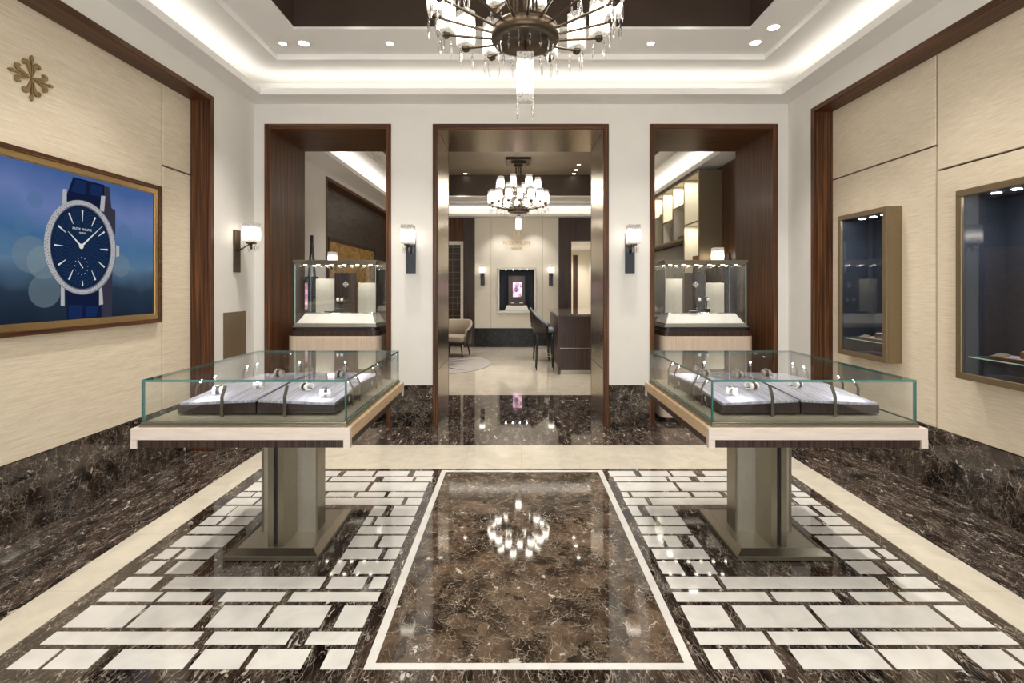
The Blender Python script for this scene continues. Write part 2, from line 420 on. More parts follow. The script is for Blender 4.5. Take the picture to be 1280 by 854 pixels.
# central marble rug inside a thin cream line
rx0, rx1, ry0, ry1 = -0.611, 0.738, 1.972, 4.11
f.ring((rx0, rx1, ry0, ry1), (rx0+0.04, rx1-0.04, ry0+0.034, ry1-0.04), -0.01, 0.0012, M['cream'])
slab(rx0+0.04, rx1-0.04, ry0+0.034, ry1-0.04, M['marble_rug'], 0.0004)
rows = [(812, 837), (790, 806), (757.5, 784.6), (740.5, 752.5), (721.3, 735.8), (702, 717.5), (686.3, 699), (670, 684),
        (658.5, 667.5), (646.5, 656.3), (633, 644.8), (623, 631), (615.5, 621), (603.5, 614), (596.7, 602), (589.2, 595.5)]
left = [
 [(7, 46), (51.6, 108.7), (127.9, 227.6), (235.4, 298), (306, 375.4), (399.7, 433.3)],
 [(49.7, 241), (255, 356.7), (380.5, 445)],
 [(78, 152.5), (158, 240.5), (256, 320.7), (327, 399), (416.5, 453.4)],
 [(120, 190.5), (195.5, 252), (272, 349), (359, 471)],
 [(142.7, 187.7), (203.4, 399.5), (407, 452.8), (460.5, 479.2)],
 [(167.7, 189.9), (205.5, 239.6), (412.8, 424.4), (440.5, 486.9)],
 [(191.5, 212), (218.6, 260.4), (425.7, 472.5), (479.2, 495)],
 [(211.5, 278.5), (434.8, 466.3), (472.1, 501.8)],
 [(234.2, 295.7), (445.7, 508.9)],
 [(248.5, 268.6), (273, 308.8), (452.8, 461.8), (467, 514)],
 [(264.2, 281.8), (283.4, 320.3), (460.3, 477.3), (487, 518.5)],
 [(281.8, 315.4), (318.7, 501.1), (506.3, 525)],
 [(294.9, 312.9), (315, 352), (356, 400), (406.4, 440.6), (445.1, 479.9), (484.4, 528.2)],
 [(305.2, 360), (366, 455.4), (460.5, 531.4)],
 [(320.8, 362), (367, 407.5), (411, 467), (477.3, 514.7), (518.5, 538.9)],
 [(329.3, 372), (378, 420.6), (428, 464.8), (468.3, 508.9), (516.3, 539.8)]]
right = [
 [(892, 917.3), (926, 983), (1005, 1116), (1121.6, 1205), (1230.3, 1284), (1291, 1313)],
 [(874.9, 963.8), (970.6, 1076.2), (1091.6, 1274.4)],
 [(864.6, 919), (932.8, 1029), (1036, 1193.8), (1201.3, 1244.8)],
 [(846.5, 965.8), (972.3, 1052), (1072.8, 1129.6), (1136.6, 1199)],
 [(838.7, 901.8), (908.8, 1110.3), (1127.2, 1175.4)],
 [(828.6, 856), (872, 897), (1075, 1108.6), (1126.5, 1149.5)],
 [(820.3, 887.9), (1052, 1101.3), (1109.5, 1122.9)],
 [(810.5, 829.9), (835.7, 854.6), (869.8, 877.2), (1034.8, 1100.4)],
 [(802.2, 864.7), (1014, 1077.5)],
 [(797.4, 820.6), (826.7, 857.2), (1001, 1028.7), (1035.6, 1062.7)],
 [(790.6, 802.8), (813.1, 848.6), (988.9, 1024), (1031.5, 1046.8)],
 [(782.9, 810.5), (816, 993.3), (1000, 1026.6)],
 [(779, 787), (791.2, 864), (869.2, 903.3), (910, 989.7), (996, 1012.7)],
 [(775.8, 848.9), (853.4, 1001.7)],
 [(768.7, 835), (838.9, 864.9), (875.6, 930), (936, 986)],
 [(762.9, 795.1), (802.6, 838.9), (842.1, 871.1), (883.1, 926), (932, 975.7)]]
for side in (left, right):
    for (yt, yb), segs in zip(rows, side):
        d0, d1 = dep(yb), dep(yt)
        for a, b in segs:
            slab((a-643)*d0/610, (b-643)*d0/610, d0, d1, M['cream'])
f.build('floor', kind='structure')

# ------------------------------------------------------------------ walls of the boutique
oL = (-2.752, -1.358); oC = (-0.90, 1.04); oR = (1.49, 2.90); ZO = 3.34
w = MB()
for a, b in ((XL-0.3, oL[0]), (oL[1], oC[0]), (oC[1], oR[0]), (oR[1], XR+0.3)):
    w.box(a, b, YB, YC, 0, ZO)
w.box(XL-0.3, XR+0.3, YB, YC, ZO, 4.4)
w.build('wall_middle', M['plaster'], kind='structure')
b = MB()
for a, c in ((XL, oL[0]), (oL[1], oC[0]), (oC[1], oR[0]), (oR[1], XR)):
    b.box(a, c, YB-0.012, YB, 0, 0.46, bev=0.002, seg=1)
b.build('baseboard_middle', M['marble_skirt'], kind='structure')

def side_wall(name, X, XP, y0, y1, sgn):
    w = MB()
    lo, hi = min(X, X+sgn*0.5), max(X, X+sgn*0.5)
    w.box(lo, hi, y1, YB, 0, 4.4); w.box(lo, hi, y0, y1, 3.35, 4.4); w.box(lo, hi, Y0, y0, 0, 4.4)
    lo2, hi2 = min(X+sgn*0.7, X+sgn*0.5), max(X+sgn*0.7, X+sgn*0.5)
    w.box(lo2, hi2, Y0, YB, 0, 4.4)
    return w.build(name, M['plaster'], kind='structure')
wl = side_wall('wall_left', XL, XLP, YLR0, YLR1, -1)
wr = side_wall('wall_right', XR, XRP, YRR0, YRR1, 1)

def wall_panel(parent, XP, sgn, y0, y1, z0, z1, holes=()):
    """one fabric covered board on the alcove back, holes = (y0,y1,z0,z1) for the vitrines"""
    m = MB(); xa, xb = (XP, XP+sgn*0.03) if sgn > 0 else (XP-0.03, XP)
    if not holes:
        m.box(xa, xb, y0, y1, z0, z1, bev=0.003, seg=1)
    else:
        (h0, h1, k0, k1) = holes[0]
        m.box(xa, xb, y0, h0, z0, z1); m.box(xa, xb, h1, y1, z0, z1)
        m.box(xa, xb, h0, h1, z0, k0); m.box(xa, xb, h0, h1, k1, z1)
    return m.build('wall_panel', M['silk_x'], parent)

# backing behind the joints
MB().box(XLP-0.06, XLP-0.031, YLR0, YLR1, 0, 3.4).build('panel_backing', M['wood_dark'], wl)
m = MB(); m.box(XRP+0.031, XRP+0.06, YRR0, 2.76, 0, 3.4); m.box(XRP+0.031, XRP+0.06, 3.42, 3.99, 0, 3.4); m.box(XRP+0.031, XRP+0.06, 4.66, YRR1, 0, 3.4)
m.box(XRP+0.031, XRP+0.06, 2.76, 4.66, 0, 0.9); m.box(XRP+0.031, XRP+0.06, 2.76, 4.66, 2.25, 3.4)
m.build('panel_backing', M['wood_dark'], wr)
g = 0.0075
ZP = 0.478
wall_panel(wl, XLP, -1, YLR0, 4.228-g, ZP, 3.35)
wall_panel(wl, XLP, -1, 4.228+g, YLR1, 2.60+g, 3.35)
wall_panel(wl, XLP, -1, 4.228+g, YLR1, ZP, 2.60-g)
H1 = (4.035, 4.62, 0.93, 2.20); H2 = (2.80, 3.385, 0.93, 2.20)
wall_panel(wr, XRP, 1, 3.70+g, YRR1, 2.62+g, 3.36)
wall_panel(wr, XRP, 1, 3.70+g, YRR1, ZP, 2.62-g, (H1,))
wall_panel(wr, XRP, 1, 2.30+g, 3.70-g, 2.425+g, 3.36)
wall_panel(wr, XRP, 1, 2.30+g, 3.70-g, ZP, 2.425-g, (H2,))
wall_panel(wr, XRP, 1, YRR0, 2.30-g, 2.62+g, 3.36)
wall_panel(wr, XRP, 1, YRR0, 2.30-g, ZP, 2.62-g)

def alcove_trim(n, X, XP, y0, y1, sgn):
    t = 0.05; z1 = 3.352
    m = MB()
    xa, xb = sorted((X-sgn*0.012, XP))
    m.box(xa, xb, y1-t, y1+0.002, 0, z1, M['wood_z'], bev=0.006); m.box(xa, xb, y0-0.002, y0+t, 0, z1, M['wood_z'], bev=0.006)
    m.box(xa, xb, y0+t, y1-t, z1-t, z1, M['wood_y'], bev=0.006)
    return m.build('trim_%d' % n, kind='structure')
alcove_trim(1, XL, XLP, YLR0, YLR1, -1)
alcove_trim(2, XR, XRP, YRR0, YRR1, 1)
def board(name, boxes, mat):
    m = MB()
    for q in boxes: m.box(*q, bev=0.002, seg=1)
    return m.build(name, mat, kind='structure')
board('baseboard_left', [(XLP-0.03, XLP+0.014, YLR0+0.05, YLR1-0.05, 0, ZP-0.004), (XL-0.01, XL+0.012, YLR1+0.003, YB-0.012, 0, 0.46), (XL-0.01, XL+0.012, Y0, YLR0-0.003, 0, 0.46)], M['marble_skirt'])
board('baseboard_right', [(XRP-0.014, XRP+0.03, YRR0+0.05, YRR1-0.05, 0, ZP-0.004), (XR-0.012, XR+0.01, YRR1+0.003, YB-0.012, 0, 0.46), (XR-0.012, XR+0.01, Y0, YRR0-0.003, 0, 0.46)], M['marble_skirt'])

# shopfront behind the camera: wall with one large glazed opening
w = MB()
w.box(XL-0.3, -2.3, Y0-0.2, Y0, 0, 4.4); w.box(2.45, XR+0.3, Y0-0.2, Y0, 0, 4.4); w.box(-2.3, 2.45, Y0-0.2, Y0, 3.2, 4.4)
w.build('wall_front', M['plaster'], kind='structure')
win = MB()
for x in (-2.3, -0.77, 0.86, 2.39): win.box(x, x+0.06, Y0-0.14, Y0-0.06, 0, 3.2, bev=0.004, seg=1)
win.box(-2.24, 2.39, Y0-0.14, Y0-0.06, 3.14, 3.2); win.box(-2.24, 2.39, Y0-0.14, Y0-0.06, 0.0, 0.06)
win = win.build('window_1', M['bronze_dk'], kind='structure')
MB().box(-2.24, 2.39, Y0-0.105, Y0-0.095, 0.06, 3.14).build('window_pane', M['glass'], win)

# ------------------------------------------------------------------ linings of the three openings
def lining(n, o, y0, y1, wood_only=True, name='trim_%d'):
    t = 0.055; m = MB(); z1 = ZO
    f0 = y0-0.014; cas = y0+0.035 if not wood_only else y1+0.004
    m.box(o[0], o[0]+t, f0, cas, 0, z1, M['wood_z'], bev=0.005); m.box(o[1]-t, o[1], f0, cas, 0, z1, M['wood_z'], bev=0.005)
    m.box(o[0]+t, o[1]-t, f0, cas, z1-t, z1, M['wood_x'], bev=0.005)
    if not wood_only:
        m.box(o[0], o[0]+t, y1-0.03, y1+0.01, 0, z1, M['wood_z'], bev=0.005); m.box(o[1]-t, o[1], y1-0.03, y1+0.01, 0, z1, M['wood_z'], bev=0.005)
    r = m.build(name % n, kind='structure')
    if not wood_only:
        for sx in (0, 1):
            xa = o[0] if sx == 0 else o[1]-t
            for (z0, z2) in ((0.0, 0.62), (0.625, z1-t)):
                MB().box(xa, xa+t, cas+0.001, y1-0.031, z0, z2, bev=0.002, seg=1).build('metal_lining', M['brushed'], r)
        MB().box(o[0]+t, o[1]-t, cas+0.001, y1+0.01, z1-t, z1, bev=0.002, seg=1).build('metal_lining', M['brushed'], r)
    return r
lining(3, oL, YB, YC); lining(4, oR, YB, YC); lining(5, oC, YB, YC, False)

# ------------------------------------------------------------------ ceiling of the boutique
c = MB()
L1 = (-2.66, 2.80, 1.2, 5.11); L2 = (-2.346, 2.473, 1.50, 4.82); L3 = (-1.97, 2.106, 1.95, 4.36)
O1 = (XL-0.05, XR+0.05, Y0, YB+0.02)
c.ring(O1, L1, ZC, ZC+0.02, M['ceiling'])
c.ring((L1[0]-0.025, L1[1]+0.025, L1[2]-0.025, L1[3]+0.025), L1, ZC+0.0203, ZC+0.066, M['ceiling'])
c.ring((L1[0]-0.045, L1[1]+0.045, L1[2]-0.045, L1[3]+0.045), (L1[0]-0.026, L1[1]+0.026, L1[2]-0.026, L1[3]+0.026), ZC+0.0203, ZC+0.03, M['ceiling'])
c.ring(O1, L2, 3.79, 3.848, M['ceiling'])
c.ring((L2[0]-0.05, L2[1]+0.05, L2[2]-0.05, L2[3]+0.05), L3, 3.849, 3.87, M['ceiling'])
c.ring((L3[0]-0.1, L3[1]+0.1, L3[2]-0.1, L3[3]+0.1), L3, 3.871, 4.3, M['tray'])
c.box(L3[0]-0.1, L3[1]+0.1, L3[2]-0.1, L3[3]+0.1, 4.3, 4.36, M['tray'])
c.build('ceiling', kind='structure')

# ------------------------------------------------------------------ salon behind
SXL, SXR = -2.87, 3.02
w = MB()
w.box(SXL-0.45, SXL, YC, 7.42, 0, 4.4); w.box(SXL-0.45, SXL, 7.42, 11.9, 3.23, 4.4); w.box(SXL-0.45, SXL, 11.9, YF, 0, 4.4); w.box(SXL-0.7, SXL-0.45, YC, YF, 0, 4.4)
w.build('wall_salon_left', M['plaster'], kind='structure')
m = MB()
m.box(SXL-0.2, SXL+0.012, 7.42, 7.47, 0, 3.23, M['wood_z']); m.box(SXL-0.2, SXL+0.012, 11.85, 11.9, 0, 3.23, M['wood_z'])
m.box(SXL-0.2, SXL+0.012, 7.47, 11.85, 3.18, 3.23, M['wood_y'])
m.build('trim_6', kind='structure')
# stone clad back of the salon alcove
m = MB()
for k, (a, bb) in enumerate(((7.47, 8.55), (8.555, 9.5), (9.505, 10.55), (10.555, 11.85))):
    m.box(SXL-0.22, SXL-0.18, a, bb, 2.36, 3.18, M['slate'])
m.box(SXL-0.22, SXL-0.15, 7.93, 10.62, 2.30, 2.36, M['wood_dark']); m.box(SXL-0.22, SXL-0.15, 7.93, 8.0, 0, 2.30, M['wood_dark']); m.box(SXL-0.22, SXL-0.15, 10.55, 10.62, 0, 2.30, M['wood_dark'])
m.box(SXL-0.22, SXL-0.18, 7.47, 7.93, 0, 2.36, M['wood_dark']); m.box(SXL-0.22, SXL-0.18, 10.62, 11.85, 0, 2.36, M['slate'])
m.box(SXL-0.22, SXL-0.17, 8.0, 10.55, 0.0, 2.30, M['onyx'])
m.build('wall_salon_stone', kind='structure')
w = MB(); w.box(SXR, SXR+0.3, YC, YF, 0, 4.4); w.build('wall_salon_right', M['wood_z'], kind='structure')
# end wall: cream centre panels, dark wood wings with two doorways
e = MB()
ZS = 3.30
for a, bb in ((-1.01, -0.60), (-0.594, 0.722), (0.728, 1.125)):
    if a > -0.6 and a < 0:
        e.box(a, -0.38, YF-0.04, YF, 0.484, ZS, M['silk_far']); e.box(0.50, bb, YF-0.04, YF, 0.484, ZS, M['silk_far'])
        e.box(-0.38, 0.50, YF-0.04, YF, 0.484, 0.93, M['silk_far']); e.box(-0.38, 0.50, YF-0.04, YF, 1.98, ZS, M['silk_far'])
    else: e.box(a, bb, YF-0.04, YF, 0.484, ZS, M['silk_far'])
e.box(-1.01, -0.38, YF, YF+0.02, 0.4, ZS, M['bronze_dk']); e.box(0.50, 1.125, YF, YF+0.02, 0.4, ZS, M['bronze_dk'])
e.box(-1.30, -1.01, YF-0.08, YF+0.2, 0, ZS, M['wood_dark']); e.box(1.125, 1.45, YF-0.08, YF+0.2, 0, ZS, M['wood_dark'])
e.box(-3.0, -1.30, YF-0.05, YF+0.2, 2.70, ZS, M['wood_z']); e.box(1.45, 3.2, YF-0.05, YF+0.2, 2.71, ZS, M['wood_dark'])
e.box(-3.0, -2.3, YF-0.05, YF+0.2, 0, 2.70, M['wood_dark']); e.box(2.5, 3.2, YF-0.05, YF+0.2, 0, 2.71, M['wood_dark'])
e.box(-3.2, 3.3, YF, YF+0.2, ZS, 4.4, M['plaster'])
e.build('wall_back', kind='structure')
board('baseboard_back', [(-1.008, 1.123, YF-0.055, YF-0.001, 0, 0.482)], M['marble_black'])
# left doorway of the end wall: cream frame, dark glazed door leaf with shelves of glass squares behind
d = MB(); d.box(-2.3, -1.30, YF-0.07, YF-0.02, 2.62, 2.70, bev=0.006); d.box(-1.375, -1.30, YF-0.07, YF-0.02, 0, 2.62, bev=0.006); d.box(-2.3, -2.22, YF-0.07, YF-0.02, 0, 2.62, bev=0.006)
d = d.build('door_1', M['silk_far'], kind='structure')
lat = MB()
for k in range(5): lat.box(-2.22+k*0.21, -2.21+k*0.21, YF+0.04, YF+0.06, 0, 2.62)
for k in range(16): lat.box(-2.22, -1.375, YF+0.04, YF+0.06, 0.15+k*0.16, 0.162+k*0.16)
lat.build('door_lattice', M['bronze_frame'], d)
MB().box(-2.22, -1.375, YF+0.08, YF+0.10, 0, 2.62).build('door_leaf', M['wood_dark'], d)
MB().cyl((-1.45, YF+0.0, 1.0), (-1.45, YF+0.0, 1.3), 0.012).build('door_handle', M['bronze_lt'], d)
# right doorway: corridor beyond
k = MB()
k.box(1.3, 1.45, YF+0.2, 16.4, 0, 2.75, M['silk_far']); k.box(2.5, 2.65, YF+0.2, 16.4, 0, 2.75, M['silk_far']); k.box(1.3, 2.65, 16.4, 16.5, 0, 2.75, M['silk_far'])
k.box(1.3, 2.65, YF+0.2, 16.5, 2.75, 2.85, M['ceiling'])
k.box(1.95, 2.12, 16.36, 16.4, 0, 2.6, M['wood_dark']); k.box(1.93, 1.96, 16.34, 16.4, 0, 2.62, M['silk_x'])
k.build('wall_corridor', kind='structure')

c = MB()
S0 = (SXL-0.05, SXR+0.05, YC-0.02, YF); S1 = (-2.48, 2.69, YC+0.03, 12.15); S2 = (-2.2, 2.4, YC+0.05, 11.6); S3 = (-2.0, 2.2, YC+0.5, 11.04)
c.ring(S0, S1, ZS, ZS+0.02, M['ceiling']); c.ring((S1[0]-0.025, S1[1]+0.025, S1[2]-0.025, S1[3]+0.025), S1, ZS+0.0203, ZS+0.06, M['ceiling'])
c.ring(S0, S2, 3.53, 3.58, M['ceiling']); c.ring((S2[0]-0.05, S2[1]+0.05, S2[2]-0.05, S2[3]+0.05), S3, 3.581, 3.60, M['ceiling'])
c.ring((S3[0]-0.1, S3[1]+0.1, S3[2]-0.1, S3[3]+0.1), S3, 3.60, 4.07, M['tray'])
c.box(S3[0]-0.1, S3[1]+0.1, S3[2]-0.1, S3[3]+0.1, 4.07, 4.12, M['tray_lit'])
c.build('ceiling_salon', kind='structure')

# ------------------------------------------------------------------ emblem
def petal_points():
    """one arm of the four-armed lily cross, pointing +v, in units where the whole is 1 tall"""
    out = []
    # tip leaf
    out.append([(0, 0.335), (0.032, 0.39), (0.040, 0.425), (0.022, 0.47), (0, 0.50), (-0.022, 0.47), (-0.040, 0.425), (-0.032, 0.39)])
    # stem
    out.append([(-0.010, 0.0), (0.010, 0.0), (0.014, 0.34), (-0.014, 0.34)])
    # leaf either side, curling outwards
    for s in (1, -1):
        pts = []
        cl = [(0.028, 0.075, 0.012), (0.042, 0.14, 0.030), (0.058, 0.20, 0.052), (0.074, 0.255, 0.072), (0.092, 0.295, 0.084), (0.122, 0.325, 0.086), (0.155, 0.318, 0.080), (0.172, 0.285, 0.062), (0.168, 0.255, 0.040), (0.152, 0.240, 0.014)]
        lf, rt = [], []
        for i, (u, v, wd) in enumerate(cl):
            a = cl[max(0, i-1)]; b2 = cl[min(len(cl)-1, i+1)]
            du, dv = b2[0]-a[0], b2[1]-a[1]; l = math.hypot(du, dv)
            nu, nv = -dv/l, du/l
            lf.append((s*(u+nu*wd*0.5), v+nv*wd*0.5)); rt.append((s*(u-nu*wd*0.5), v-nv*wd*0.5))
        for i in range(len(cl)-1):
            q = [lf[i], lf[i+1], rt[i+1], rt[i]]
            out.append(q)
    return out
def emblem(name, size, O, U, V, mat, parent=None, th=0.006):
    """O centre, U,V in-plane unit vectors"""
    U = Vector(U); V = Vector(V); W = U.cross(V); O = Vector(O)
    m = MB()
    for r in range(4):
        ca, sa = math.cos(r*PI/2), math.sin(r*PI/2)
        for pl in petal_points():
            pts = []
            for (u, v) in pl:
                uu, vv = u*ca-v*sa, u*sa+v*ca
                pts.append(O + U*uu*size + V*vv*size)
            m.prism(pts, W, th)
    return m.build(name, mat, parent)

em = emblem('wall_emblem', 0.29, (XLP+0.001, 3.075, 2.862), (0, 1, 0), (0, 0, 1), M['emblem'], th=0.012)
tag(em, 'gold cross of four lilies mounted on the cream left wall above the screen', 'emblem')

# ------------------------------------------------------------------ picture screen on the left wall
SX = XLP+0.045
scr = empty('wall_screen', (XLP+0.005, 3.205, 1.25), label='large wide screen showing a blue watch, framed in gold and walnut, on left wall', cat='screen')
def loc(m): m.matrix_parent_inverse = Matrix.Identity(4); return m
def part(mb, name, mat, root):
    """build in world coordinates and hang under an empty without moving"""
    o = mb.build(name, mat)
    o.parent = root
    o.matrix_parent_inverse = (Matrix.Translation(root.location) @ Matrix.Rotation(root.rotation_euler.z, 4, 'Z')).inverted()
    return o
y0, y1, z0, z1 = 2.24, 4.165, 1.245, 2.40
m = MB(); X0, X1 = XLP, SX
def yzring(m, x0, x1, o, i, mat=None, bev=0):
    m.box(x0, x1, o[0], o[1], o[2], i[2], mat, bev); m.box(x0, x1, o[0], o[1], i[3], o[3], mat, bev)
    m.box(x0, x1, o[0], i[0], i[2], i[3], mat, bev); m.box(x0, x1, i[1], o[1], i[2], i[3], mat, bev)
yzring(m, X0, X1, (y0, y1, z0, z1), (y0+0.032, y1-0.032, z0+0.032, z1-0.032), None, 0.003)
part(m, 'walnut_frame', M['wood_y'], scr)
m = MB(); yzring(m, X0, X1-0.008, (y0+0.032, y1-0.032, z0+0.032, z1-0.032), (y0+0.072, y1-0.072, z0+0.072, z1-0.072), None, 0.002)
yzring(m, X0, X1-0.014, (y0+0.072, y1-0.072, z0+0.072, z1-0.072), (y0+0.078, y1-0.078, z0+0.078, z1-0.078))
part(m, 'gold_frame', M['gold'], scr)
# picture
PX = XLP+0.022
def pic_bg():
    m = bpy.data.materials.new('screen_sky'); m.use_nodes = True; nt = m.node_tree; nt.nodes.clear(); L = nt.links.new
    tc = N(nt, 'ShaderNodeTexCoord'); sx = N(nt, 'ShaderNodeSeparateXYZ'); L(tc.outputs['Object'], sx.inputs[0])
    no = N(nt, 'ShaderNodeTexNoise'); no.inputs['Scale'].default_value = 2.2; L(tc.outputs['Object'], no.inputs['Vector'])
    a = math_node(nt, 'SUBTRACT', sx.outputs['Z'], 1.31)
    a = math_node(nt, 'ADD', a, math_node(nt, 'MULTIPLY', math_node(nt, 'SUBTRACT', no.outputs['Fac'], 0.5), 0.35), True)
    cr = N(nt, 'ShaderNodeValToRGB'); L(a, cr.inputs['Fac'])
    E = cr.color_ramp.elements
    E[0].position = 0.0; E[0].color = (0.010, 0.016, 0.030, 1)
    E[1].position = 1.0; E[1].color = (0.05, 0.10, 0.26, 1)
    for p_, c_ in ((0.22, (0.018, 0.032, 0.055, 1)), (0.38, (0.09, 0.16, 0.25, 1)), (0.55, (0.045, 0.12, 0.25, 1)), (0.78, (0.115, 0.165, 0.35, 1))):
        q = E.new(p_); q.color = c_
    e = N(nt, 'ShaderNodeEmission'); L(cr.outputs[0], e.inputs[0]); e.inputs[1].default_value = 0.68
    o = N(nt, 'ShaderNodeOutputMaterial'); L(e.outputs[0], o.inputs[0])
    return m
PE = 0.68
pe = lambda n, c: emis('screen_'+n, c, PE)
P_bg = pic_bg()
P = dict(bok=pe('bokeh', (0.13, 0.18, 0.215)), bok2=pe('bokeh_light', (0.17, 0.225, 0.26)), bok3=pe('bokeh_blue', (0.065, 0.14, 0.25)), silver=pe('silver', (0.36, 0.36, 0.385)), silver2=pe('silver_dark', (0.11, 0.115, 0.13)),
         dial=pe('dial', (0.007, 0.016, 0.045)), dial2=pe('dial_light', (0.009, 0.034, 0.090)), hand=pe('hands', (0.62, 0.62, 0.60)), strap=pe('strap', (0.006, 0.010, 0.035)), strap2=pe('strap_light', (0.008, 0.020, 0.075)), back=pe('strap_back', (0.030, 0.030, 0.048)))
for k_ in ('bok', 'bok2', 'bok3'):     # out-of-focus lights in the picture are half transparent over its background
    nt_ = P[k_].node_tree; o_ = [n for n in nt_.nodes if n.type == 'OUTPUT_MATERIAL'][0]; e_ = [n for n in nt_.nodes if n.type == 'EMISSION'][0]
    t_ = nt_.nodes.new('ShaderNodeBsdfTransparent'); x_ = nt_.nodes.new('ShaderNodeMixShader'); x_.inputs[0].default_value = 0.5
    nt_.links.new(t_.outputs[0], x_.inputs[1]); nt_.links.new(e_.outputs[0], x_.inputs[2]); nt_.links.new(x_.outputs[0], o_.inputs[0])
lay = [0]
def S(x, y):
    d = -PX*610/(643-x); return (d, H+(358-y)*d/610)
m = MB()
def pf(pts, mat):
    lay[0] += 1; x = PX + lay[0]*0.00012
    m.poly([(x, a, b_) for a, b_ in pts], mat)
def ell(cy, cz, ry, rz, mat, n=40): pf([(cy+ry*math.cos(2*PI*i/n), cz+rz*math.sin(2*PI*i/n)) for i in range(n)], mat)
m.poly([(PX, y0+0.078, z0+0.078), (PX, y1-0.078, z0+0.078), (PX, y1-0.078, z1-0.078), (PX, y0+0.078, z1-0.078)], P_bg)
def bo(xc, yc, r, mat):
    x, y = xc/2.847, 160+yc/2.847; a, b_ = S(x, y); rr = r/2.847*a/610*1.0
    ell(a, b_, rr, rr, P[mat], 28)
for q in ((25, 415, 40, 'bok3'), (85, 343, 35, 'bok3'), (110, 450, 66, 'bok'), (155, 478, 60, 'bok2'), (160, 580, 60, 'bok'), (445, 375, 32, 'bok3'), (500, 450, 60, 'bok3'), (430, 490, 40, 'bok'), (455, 425, 38, 'bok3'), (125, 255, 30, 'bok3')): bo(*q)
def c3(pts): return [S(30+a/4.492, 210+b_/4.492) for a, b_ in pts]
pf(c3([(440, 100), (478, 108), (490, 225), (512, 240), (512, 365), (498, 420), (492, 835), (425, 845)]), P['back'])
pf(c3([(235, 160), (275, 50), (450, 95), (448, 240), (235, 195)]), P['strap'])
pf(c3([(262, 130), (290, 62), (350, 80), (345, 150)]), P['strap2']); pf(c3([(370, 150), (375, 88), (440, 105), (430, 160)]), P['strap2'])
pf(c3([(235, 690), (440, 690), (432, 760), (435, 838), (240, 850)]), P['strap'])
pf(c3([(250, 770), (330, 770), (320, 840), (250, 846)]), P['strap2']); pf(c3([(350, 775), (418, 775), (405, 835), (345, 838)]), P['strap2'])
for l in ([(216, 118), (238, 118), (238, 205), (212, 215)], [(432, 155), (455, 158), (448, 245), (424, 240)], [(205, 660), (225, 672), (226, 775), (204, 772)], [(420, 670), (436, 660), (443, 765), (420, 770)]): pf(c3(l), P['silver'])
pf(c3([(508, 430), (533, 440), (533, 495), (510, 500)]), P['silver'])
WY, WZ = 3.423, 1.822
ell(WY, WZ, 0.286, 0.331, P['silver2'], 64); ell(WY-0.004, WZ+0.002, 0.281, 0.326, P['silver'], 64)
ell(WY-0.004, WZ, 0.242, 0.298, P['silver2'], 64)
ell(WY-0.006, WZ, 0.2345, 0.290, P['dial'], 64)
# guilloche rays
for i in range(40):
    a0 = 2*PI*i/40; pts = []
    for t in range(9):
        r = 0.1+0.82*t/8; a = a0+0.5*math.sin(t/8*PI); pts.append((WY-0.006+0.2345*r*math.cos(a), WZ+0.29*r*math.sin(a)))
    for t in range(8, -1, -1):
        r = 0.1+0.82*t/8; a = a0+0.035+0.5*math.sin(t/8*PI); pts.append((WY-0.006+0.2345*r*math.cos(a), WZ+0.29*r*math.sin(a)))
    x = PX + (lay[0]+1)*0.00012
    m.poly([(x, a, b_) for a, b_ in pts], P['dial2'])
lay[0] += 2
# diamonds on the bezel
for rr in (0.90, 0.955):
    for i in range(90):
        a = 2*PI*(i+(0.5 if rr < 0.93 else 0))/90; cy_, cz_ = WY-0.004+0.286*rr*math.cos(a), WZ+0.331*rr*math.sin(a)
        x = PX+(lay[0]+1)*0.00012
        m.poly([(x, cy_+0.0042*math.cos(b_), cz_+0.0042*math.sin(b_)) for b_ in (0, PI/2, PI, 1.5*PI)], P['silver2'])
lay[0] += 2
def hand(y_0, z_0, y_1, z_1, w0, w1, mat='hand'):
    dy, dz = y_1-y_0, z_1-z_0; l = math.hypot(dy, dz); ny, nz = -dz/l, dy/l
    pf([(y_0+ny*w0, z_0+nz*w0), (y_0-ny*w0, z_0-nz*w0), (y_1-ny*w1, z_1-nz*w1), (y_1+ny*w1, z_1+nz*w1)], P[mat])
for h in range(12):
    a = PI/2-h*PI/6; r0, r1 = (0.62, 0.90) if h != 6 else (0.80, 0.93)
    hand(WY-0.006+0.2345*r1*math.cos(a), WZ+0.29*r1*math.sin(a), WY-0.006+0.2345*r0*math.cos(a), WZ+0.29*r0*math.sin(a), 0.0062, 0.0014)
C0 = c3([(318, 440)])[0]
for tip, wd in (((243, 355), 0.008), ((438, 325), 0.007)):
    t_ = c3([tip])[0]; hand(C0[0], C0[1], t_[0], t_[1], wd, 0.001)
ell(C0[0], C0[1], 0.018, 0.018, P['hand'], 16)
C1 = c3([(318, 550)])[0]
for i in range(12):
    a = i*PI/6; ell(C1[0]+0.052*math.cos(a), C1[1]+0.060*math.sin(a), 0.003, 0.003, P['hand'], 8)
t_ = c3([(298, 518)])[0]; hand(C1[0]+0.01, C1[1]-0.015, t_[0], t_[1], 0.004, 0.001)
picture = part(m, 'screen_picture', None, scr)
RX = Matrix(((0, 0, 1, 0), (1, 0, 0, 0), (0, 1, 0, 0), (0, 0, 0, 1)))   # text plane -> YZ wall facing +X
def part_text(name, body, size, mat, root, Mt, depth=0.0002, space=1.0):
    o = text_mesh(name, body, size, Mt, mat, None, depth, space)
    o.parent = root; o.matrix_parent_inverse = (Matrix.Translation(root.location) @ Matrix.Rotation(root.rotation_euler.z, 4, 'Z')).inverted()
    return o
tx = PX+(lay[0]+2)*0.00012
